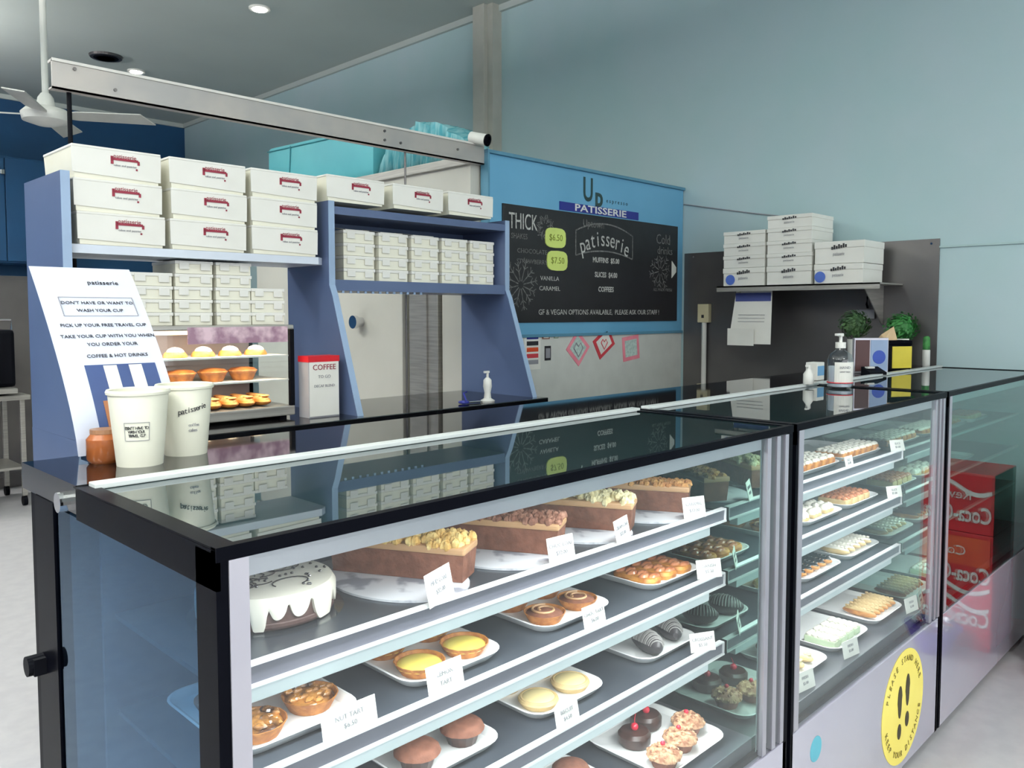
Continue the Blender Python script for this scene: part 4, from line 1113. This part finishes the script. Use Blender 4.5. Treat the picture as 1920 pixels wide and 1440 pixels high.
# ================================================================ THINGS ON THE COUNTER
# pie warmer
pw = thing('pie_warmer', 'glass pie warmer full of pastries under the small boxes', 'pie warmer', ru(0.66, 1.95, GZ)); rear(pw)
WX, WY, WZ = 0.49, 0.24, 0.25
obj('base', MB().box(0, WX, 0, WY, 0.008, 0.034, 0.003), M_steel, pw)
for x in (0.02, WX - 0.04): obj('foot', MB().box(x, x + 0.02, 0.01, WY - 0.01, 0, 0.008), M_blackm, pw)
obj('roof', MB().box(0, WX, 0, WY, WZ - 0.012, WZ, 0.003), M_steel, pw)
f = MB()
for x in (0, WX - 0.012):
    for y in (0, WY - 0.012): f.box(x, x + 0.012, y, y + 0.012, 0.034, WZ - 0.012)
obj('frame', f, M_blackm, pw)
obj('rear_panel', MB().box(0.01, WX - 0.01, WY - 0.012, WY - 0.008, 0.034, WZ - 0.012), mat('warm_back', (196, 180, 176), 0.25), pw)
obj('front_glass', MB().box(0.012, WX - 0.012, 0.003, 0.006, 0.034, WZ - 0.012), M_skin_clear, pw)
obj('side_glass', MB().box(0.003, 0.006, 0.012, WY - 0.012, 0.034, WZ - 0.012), M_skin_clear, pw)
obj('light_strip', MB().box(0.02, WX - 0.02, 0.02, 0.035, WZ - 0.022, WZ - 0.013), M_warm, pw, 'warm light strip')
for z_ in (0.105, 0.170): obj('shelf', MB().box(0.012, WX - 0.012, 0.01, WY - 0.014, z_ - 0.004, z_), M_white, pw)
obj('reflection_strip', MB().box(0.20, WX - 0.02, -0.002, 0.0, WZ - 0.045, WZ - 0.004), mat('pink_reflection', (214, 186, 196), 0.3, rgb2=(146, 112, 130), scale=26), pw, 'pinkish painted reflection strip')  # blurry pinkish reflections painted as a coloured strip
area('pie_warmer_light', ru(0.66 + WX / 2, 1.99, GZ + WZ - 0.025), (0, 0, 0), WX * RK - 0.08, 0.03, 1.7, (1.0, 0.82, 0.62))
area('pie_warmer_light', ru(0.66 + WX / 2, 1.965, GZ + 0.10), (0, 0, 0), WX * RK - 0.08, 0.015, 0.9, (1.0, 0.82, 0.62))
area('pie_warmer_light', ru(0.66 + WX / 2, 1.965, GZ + 0.164), (0, 0, 0), WX * RK - 0.08, 0.015, 0.9, (1.0, 0.82, 0.62))


def b_pie():
    t = thing('meat_pie', 'x', 'pie'); rnd(51); pm = mat('baked_pie', (176, 110, 50), 0.5, rgb2=(126, 70, 28), scale=40, bump=0.5)
    obj('crust', MB().lathe([(0.026, 0), (0.036, 0.022), (0.038, 0.024), (0.030, 0.031), (0.012, 0.034)], 20), pm, t, smooth=True)
    obj('rim', MB().tube([(0.035 * cos(a), 0.035 * sin(a), 0.024) for a in [2 * pi * k / 18 for k in range(19)]], 0.003, 6), M_crust, t); return t


def b_bun():
    t = thing('cream_bun', 'x', 'bun'); rnd(52)
    obj('bun', MB().blob((0, 0, 0.0), 0.030, 0.030, 0.020, 16, 5, 0.03, True), M_pastry, t, smooth=True)
    obj('icing', MB().blob((0, 0, 0.012), 0.022, 0.022, 0.013, 14, 4, 0.06, True), M_icing, t, smooth=True); return t


BUILD['pie'] = b_pie; BUILD['bun'] = b_bun
BUILD['roll'] = b_eclair('sausage_roll', 'pastry', M_pastry, M_crumbo, 0.024, 0.12)
o_ = ['first', 'second', 'third', 'fourth', 'fifth', 'sixth', 'seventh', 'eighth', 'ninth']
for i in range(6):
    rear(place('bun', *ru(0.715 + i * 0.072, 2.02, GZ + 0.171), 0, 'white iced bun on the top warmer shelf, %s from the paper sign' % o_[i], 'iced buns in the pie warmer'))
for i in range(5):
    rear(place('pie', *ru(0.705 + i * 0.083, 2.02, GZ + 0.106), 0, 'golden pie on the middle warmer shelf, %s from the paper sign' % o_[i], 'pies in the pie warmer'))
for i in range(9):
    rear(place('roll', *ru(0.71 + i * 0.046, 2.02, GZ + 0.0345), 0, 'golden roll on the warmer floor, %s from the paper sign' % o_[i], 'golden rolls in the pie warmer'))

# red and white carton
t = thing('product_carton', 'white and red carton standing between warmer and blue panel', 'carton', ru(1.165, 1.905, GZ)); rear(t)
obj('box', MB().box(0, 0.095, 0, 0.05, 0, 0.165, 0.001), M_grey, t)
obj('front_print', MB().box(0.002, 0.093, -0.001, 0, 0.004, 0.150), M_card, t)
obj('red_band', MB().box(-0.001, 0.096, -0.0015, 0.051, 0.150, 0.166), M_coke, t)
letter(t, 'COFFEE', 0.021, M_red, FY, (0.048, -0.0018, 0.135))
letter(t, 'TO GO', 0.012, M_grey, FY, (0.048, -0.0018, 0.11)); letter(t, 'DECAF BLEND', 0.010, M_grey, FY, (0.048, -0.0018, 0.085))
# small sanitiser stand far back on the counter
t = thing('pump_bottle', 'tiny white pump bottle on the rear counter beside the cobalt panel', 'bottle', ru(1.78, 1.86, GZ)); rear(t)
obj('bottle', MB().lathe([(0.022, 0), (0.024, 0.005), (0.012, 0.012), (0.010, 0.03), (0.014, 0.05), (0.013, 0.07), (0.006, 0.078)], 18), M_white, t, smooth=True)
obj('pump', MB().cyl((0, 0, 0.078), 0.004, 0.016, 10).box(-0.014, 0.006, -0.004, 0.004, 0.092, 0.099, 0.001), M_white, t)
t = thing('scissors', 'blue and white scissors lying beside the tiny pump bottle', 'scissors', ru(1.70, 1.87, GZ + 0.001)); rear(t)
obj('blade', MB().tube([(0, 0, 0.004), (0.05, -0.01, 0.004)], 0.003), M_chrome, t)
obj('handle', MB().tube([(-0.012 + 0.014 * cos(a), 0.014 * sin(a), 0.005) for a in [2 * pi * k / 14 for k in range(15)]], 0.004, 6).tube([(0, 0, 0.005), (0.005, 0.02, 0.03), (0.01, 0.01, 0.035)], 0.003), M_navyink, t)

# paper sign
sg = thing('paper_sign', 'tall curved white paper sign leaning beside the paper cups', 'sign', (0.520, 1.668, GZ))
W_ = 0.205
def sgp(u):    # profile (y, z)
    return (0.275 * u ** 1.25, 0.008 + 0.372 * u ** 0.93)


def sheet(u0, u1, x0, x1, off, n=14):
    lo_ = []
    for k in range(n + 1):
        u = u0 + (u1 - u0) * k / n; y, z_ = sgp(u)
        lo_.append([(x0, y - off, z_), (x1, y - off, z_), (x1, y - off + 0.0012, z_), (x0, y - off + 0.0012, z_)])
    return MB().loft(lo_)


obj('sheet', sheet(0, 1, 0, W_, 0), mat('sign_paper', (200, 205, 220), 0.5, rgb2=(195, 200, 216), scale=3), sg)
obj('stand', MB().box(0.02, W_ - 0.02, 0.0, 0.05, 0.0, 0.006), M_chrome, sg)
pz = sheet(0.10, 0.425, 0.045, W_ - 0.02, 0.0016)
obj('photo', pz, M_photo, sg, 'navy photo of two white cups')
for x in (0.080, 0.130): obj('cup_picture', sheet(0.16, 0.42, x, x + 0.026, 0.0024), M_cup, sg)
obj('cup_picture', sheet(0.05, 0.24, 0.062, 0.095, 0.0030), mat('tan_print', (150, 96, 60), 0.6), sg)


def on_sheet(u, s, size, x=W_ / 2, m=M_ink, sx=1.0):
    y, z_ = sgp(u); y2, z2 = sgp(u + 0.02); a = math.atan2(y2 - y, z2 - z_)
    letter(sg, s, size, m, Matrix.Rotation(-a, 4, 'X') @ FY, (x, y - 0.0022, z_), sx=sx)


on_sheet(0.905, 'patisserie', 0.017, x=W_ * 0.66)
bd_ = MB()
for u in (0.700, 0.812):
    y, z_ = sgp(u); bd_.box(0.035, W_ - 0.02, y - 0.0018, y - 0.001, z_ - 0.0006, z_ + 0.0006)
for u0_ in range(12):
    u = 0.700 + 0.112 * u0_ / 12; y, z_ = sgp(u); y2, z2 = sgp(u + 0.112 / 12)
    for xx in (0.035, W_ - 0.021): bd_.box(xx, xx + 0.001, y - 0.0016, y2 - 0.001, z_, z2)
obj('rule_lines', bd_, M_grey, sg)
on_sheet(0.778, "DON'T HAVE OR WANT TO", 0.0115, x=0.11); on_sheet(0.732, 'WASH YOUR CUP', 0.0115, x=0.11)
on_sheet(0.645, 'PICK UP YOUR FREE TRAVEL CUP', 0.0115, x=0.108)
on_sheet(0.582, 'TAKE YOUR CUP WITH YOU WHEN', 0.0115, x=0.110); on_sheet(0.536, 'YOU ORDER YOUR', 0.0115, x=0.112)
on_sheet(0.472, 'COFFEE & HOT DRINKS', 0.0115, x=0.115)


def cup(x, y, label, rz, logo, s=1.0):
    c = thing('paper_cup', label, 'cup', (x, y, GZ), rz, 'tall pale paper cups')
    obj('body', MB().lathe([(0.036, 0), (0.040, 0.0), (0.0525, 0.135), (0.0500, 0.135), (0.038, 0.006)], 40), M_cup, c, smooth=True)
    obj('rim', MB().lathe([(0.0515, 0.131), (0.0550, 0.132), (0.0560, 0.1365), (0.0540, 0.1405), (0.050, 0.139), (0.0497, 0.131)], 40, caps=False), M_cup, c, smooth=True)
    if logo:
        fr_ = MB(); a0, a1 = -0.45, 0.45
        def cp(a, z_, r=0.0010):
            rr = 0.040 + (0.0525 - 0.040) * z_ / 0.135 + r; return (rr * sin(a), -rr * cos(a), z_)
        for za in (0.050, 0.083): fr_.tube([cp(a0 + (a1 - a0) * k / 8, za) for k in range(9)], 0.0005, 4)
        for aa in (a0, a1): fr_.tube([cp(aa, 0.050), cp(aa, 0.083)], 0.0005, 4)
        obj('printed_frame', fr_, M_grey, c)
        for s_, zz in (('DON\'T HAVE TO', 0.073), ('WASH YOUR', 0.066), ('TRAVEL CUP', 0.059)):
            for i, ch in enumerate(s_):
                if ch == ' ': continue
                a = (i - (len(s_) - 1) / 2) * 0.062; p = cp(a, zz, 0.0008)
                letter(c, ch, 0.0075, M_ink, Matrix.Rotation(a, 4, 'Z') @ FY, p)
    else:
        for i, ch in enumerate('patisserie'):
            a = (i - 4.5) * 0.11; rr = 0.0485 + 0.0012
            letter(c, ch, 0.016, M_ink, Matrix.Rotation(a, 4, 'Z') @ FY, (rr * sin(a), -rr * cos(a), 0.088 + i * 0.0012))
        for s_, zz in (('coffee', 0.062), ('cakes', 0.052)):
            for i, ch in enumerate(s_):
                a = (i - 2) * 0.075; rr = 0.0450 + 0.0012
                letter(c, ch, 0.009, M_grey, Matrix.Rotation(a, 4, 'Z') @ FY, (rr * sin(a), -rr * cos(a), zz))


cup(0.590, 1.553, 'tall pale paper cup with boxed print, nearest the paper sign', -0.45, True)
cup(0.700, 1.606, 'tall pale paper cup with script logo, behind the other cup', -0.1, False)
t = thing('glass_jar', 'small amber jar behind the nearest paper cup', 'jar', (0.552, 1.622, GZ))
obj('jar', MB().lathe([(0.026, 0), (0.032, 0.008), (0.032, 0.045), (0.024, 0.055)], 22), mat('amber', (150, 84, 44), 0.15), t, smooth=True)
obj('lid', MB().cyl((0, 0, 0.055), 0.025, 0.008, 20), mat('jar_lid', (150, 110, 80), 0.4), t)

# sanitiser on the lid of the middle case
sn = thing('sanitiser_bottle', 'large clear pump bottle of hand sanitiser on the middle case lid', 'bottle', (3.085, 1.285, ZT + 0.003))
obj('bottle', MB().lathe([(0.040, 0), (0.046, 0.006), (0.046, 0.105), (0.040, 0.125), (0.018, 0.142), (0.016, 0.150)], 28), M_bottle, sn, smooth=True)
obj('gel', MB().lathe([(0.040, 0.004), (0.0425, 0.008), (0.0425, 0.080), (0.038, 0.082)], 24), mat('gel', (214, 220, 226), 0.2), sn, smooth=True)
b = MB(); lo_ = []
for z_ in (0.022, 0.098):
    lo_.append([(0.0468 * sin(a), -0.0468 * cos(a), z_) for a in [(-1.6 + 3.0 * k / 16) for k in range(17)]] + [(0.0462 * sin(a), -0.0462 * cos(a), z_) for a in [(-1.6 + 3.0 * k / 16) for k in range(17)]][::-1])
obj('label_wrap', b.loft(lo_), M_card, sn)
obj('red_line', MB().lathe([(0.0470, 0.018), (0.0474, 0.019), (0.0474, 0.021), (0.0470, 0.022)], 28), M_posr, sn)
obj('pump', MB().cyl((0, 0, 0.150), 0.019, 0.022, 20).cyl((0, 0, 0.172), 0.006, 0.022, 12).box(-0.012, 0.010, -0.009, 0.009, 0.194, 0.206, 0.003).box(-0.045, -0.008, -0.005, 0.005, 0.197, 0.206, 0.002), M_white, sn)
letter(sn, 'HAND', 0.014, M_grey, Matrix.Rotation(-0.78, 4, 'Z') @ FY, (-0.0335, -0.0335, 0.078)); letter(sn, 'SANITISER', 0.009, M_grey, Matrix.Rotation(-0.78, 4, 'Z') @ FY, (-0.0335, -0.0335, 0.062))
t = thing('spray_bottle', 'small white spray bottle behind the hand sanitiser', 'bottle', (3.045, 1.39, ZT + 0.011))
obj('bottle', MB().lathe([(0.018, 0), (0.020, 0.004), (0.020, 0.04), (0.010, 0.055), (0.009, 0.06)], 18), M_white, t, smooth=True)
obj('nozzle', MB().cyl((0, 0, 0.060), 0.010, 0.012, 14).box(-0.022, 0.006, -0.004, 0.004, 0.068, 0.076, 0.001), M_white, t)
t = thing('tissue_pack', 'small blue and white pack beside the hand sanitiser', 'pack', (3.30, 1.47, GZ))
obj('pack', MB().box(0, 0.07, 0, 0.05, 0, 0.075, 0.003), M_card, t); obj('print', MB().box(0.004, 0.066, -0.001, 0, 0.02, 0.06), mat('light_blue_print', (110, 160, 200), 0.5), t)
# group by the wall
t = thing('blue_leaflet_box', 'blue and white framed leaflet under the round plant', 'leaflet holder', (3.83, 1.53, GZ), radians(-38))
obj('backing', MB().box(0, 0.17, 0, 0.02, 0, 0.165, 0.002), M_alu, t)
obj('dark_print', MB().box(0.005, 0.075, -0.002, 0, 0.01, 0.155), mat('maroon_print', (70, 40, 40), 0.5), t); obj('blue_print', MB().box(0.08, 0.165, -0.002, 0, 0.01, 0.155), mat('pale_blue_print', (140, 160, 190), 0.5), t)
obj('blue_mark', MB().cyl((0.122, -0.004, 0.075), 0.032, 0.002, 20, 'Y'), mat('royal_blue', (40, 70, 160), 0.5), t)
t = thing('eftpos_machine', 'small dark card terminal lying before the leaflet', 'terminal', (3.76, 1.43, GZ), radians(-30))
obj('body', MB().add([(0, 0, 0), (0.09, 0, 0), (0.09, 0.06, 0), (0, 0.06, 0), (0, 0, 0.012), (0.09, 0, 0.012), (0.09, 0.06, 0.035), (0, 0.06, 0.035)], [(0, 3, 2, 1), (4, 5, 6, 7), (0, 1, 5, 4), (1, 2, 6, 5), (2, 3, 7, 6), (3, 0, 4, 7)]), M_blackm, t)
obj('screen', MB().box(0.012, 0.05, 0.03, 0.05, 0.028, 0.036), M_pot, t)


def plant(name, label, x, y, z_, r, m, pot_r=0.045, pot_h=0.10, seed=3):
    rnd(seed)
    t = thing(name, label, 'plant', (x, y, z_))
    obj('pot', MB().lathe([(pot_r * 0.75, 0), (pot_r, pot_h), (pot_r * 0.9, pot_h), (pot_r * 0.85, pot_h - 0.01)], 20), M_pot, t, smooth=True)
    st_ = MB().tube([(0, 0, pot_h - 0.01), (0, 0, pot_h + r * 0.7)], 0.006)
    obj('stem', st_, M_leafd, t)
    b = MB(); cz = pot_h + r * 1.0
    for k in range(420):
        v = Vector((random.gauss(0, 1), random.gauss(0, 1), random.gauss(0, 1))).normalized(); rr = r * random.uniform(0.72, 1.06)
        c_ = v * rr + Vector((0, 0, cz)); t1 = v.cross(Vector((random.random(), random.random(), random.random() + 0.1))).normalized(); t2 = v.cross(t1)
        l = 0.011; n_ = v * 0.004
        b.add([tuple(c_ - t1 * l), tuple(c_ + t2 * l * 0.55 + n_), tuple(c_ + t1 * l + n_ * 2), tuple(c_ - t2 * l * 0.55 + n_)], [(0, 1, 2, 3)])
    b.blob((0, 0, cz), r * 0.72, r * 0.72, r * 0.72, 14, 8, 0.08)
    obj('foliage', b, m, t)
    return t


plant('potted_topiary', 'round dark green topiary ball above the blue leaflet', 4.14, 1.655, GZ, 0.072, M_leafd, pot_r=0.035, pot_h=0.15, seed=3)
plant('potted_plant', 'bright green bushy plant against the mint wall', 4.585, 1.585, GZ, 0.082, M_leaf, pot_h=0.12, seed=4)
t = thing('napkin_dispenser', 'black dispenser with a yellow front between the plants', 'dispenser', (4.09, 1.49, GZ), radians(-30))
obj('body', MB().box(0, 0.16, 0, 0.11, 0, 0.135, 0.01), M_blackm, t); obj('lid', MB().box(-0.003, 0.163, -0.003, 0.113, 0.122, 0.148, 0.008), M_black, t)
obj('front_card', MB().box(0.045, 0.158, -0.003, 0, 0.012, 0.118), M_yel, t, 'yellow front card')
b = MB().add([(0.02, 0.03, 0.148), (0.10, 0.03, 0.148), (0.10, 0.08, 0.148), (0.02, 0.08, 0.148), (0.085, 0.04, 0.215), (0.095, 0.07, 0.205), (0.03, 0.06, 0.175)], [(0, 1, 4, 6), (1, 2, 5, 4), (2, 3, 6, 5), (3, 0, 6), (4, 5, 6), (0, 3, 2, 1)])
obj('napkin', b, mat('brown_napkin', (206, 178, 140), 0.8), t, 'tan paper napkin')
t = thing('menu_holder', 'white printed card standing behind the yellow dispenser', 'card holder', (4.315, 1.52, GZ), radians(-30))
obj('card', MB().box(0, 0.085, 0, 0.004, 0, 0.15), M_card, t); obj('print', MB().box(0.03, 0.075, -0.001, 0, 0.02, 0.10), mat('lilac_print', (206, 196, 216), 0.6), t); obj('foot', MB().box(0.01, 0.075, -0.005, 0.03, 0, 0.004), M_skin_clear, t)
t = thing('green_bottle', 'slim bottle with a green cap against the mint wall', 'bottle', (4.57, 1.452, GZ))
obj('bottle', MB().lathe([(0.016, 0), (0.019, 0.006), (0.019, 0.085), (0.012, 0.105)], 18), M_pot, t, smooth=True); obj('cap', MB().lathe([(0.016, 0.085), (0.018, 0.09), (0.017, 0.15), (0.010, 0.16)], 18), M_leaf, t, smooth=True)

# red cartons and purple bowl on the customer floor beside the unlit case (seen mirrored in its glass)
z_ = 0.0
for k, (h, lb) in enumerate(((0.26, 'red soft drink carton, bottom of the stack by the mint wall'), (0.28, 'red soft drink carton with an orange band, middle of the stack'), (0.28, 'red soft drink carton, topmost of the stack by the mint wall'))):
    t = thing('drink_carton', lb, 'carton', (4.12, 0.56, z_), group='stacked red drink cartons')
    obj('box', MB().box(0, 0.36, 0, 0.30, 0, h - 0.002, 0.003), M_coke, t)
    if k == 1: obj('orange_band', MB().box(-0.002, 0, 0.01, 0.29, h * 0.45, h * 0.92), M_orange, t)
    b = MB(); n = 16
    for i in range(n):
        y0, y1 = 0.29 - 0.28 * i / n, 0.29 - 0.28 * (i + 1) / n; f_ = lambda y: 0.20 + 0.03 * sin(y * 20) if k != 1 else 0.02 + 0.03 * sin(y * 18 + 1)
        b.add([(-0.003, y0, f_(y0)), (-0.003, y1, f_(y1)), (-0.003, y1, f_(y1) + 0.02), (-0.003, y0, f_(y0) + 0.02)], [(0, 1, 2, 3)])
    obj('wave_stripe', b, M_white, t)
    letter(t, 'Coca-Cola', 0.105, M_white, FX, (-0.003, 0.15, h * (0.30 if k else 0.55)), sx=0.62, bold=0.002)
    letter(t, 'Rev Hi' if k == 2 else 'Coke', 0.065, M_white, FX, (-0.003, 0.12, h * 0.62 if k != 1 else h * 0.68))
    obj('front_band', MB().box(0.02, 0.34, -0.001, 0, 0.05, 0.08), M_white, t)
    z_ += h
t = thing('gift_bowl', 'purple bowl of silver wrapped sweets on the floor', 'bowl', (3.98, 0.66, 0))
obj('bowl', MB().lathe([(0.06, 0), (0.07, 0.01), (0.115, 0.12), (0.12, 0.12), (0.11, 0.11)], 26), M_purple, t, smooth=True)
rnd(77)
for k in range(8):
    a = 2 * pi * k / 8; obj('sweet', MB().blob((0.07 * cos(a), 0.07 * sin(a), 0.125 + 0.02 * (k % 2)), 0.03, 0.022, 0.018, 8, 5, 0.2), M_chrome, t)
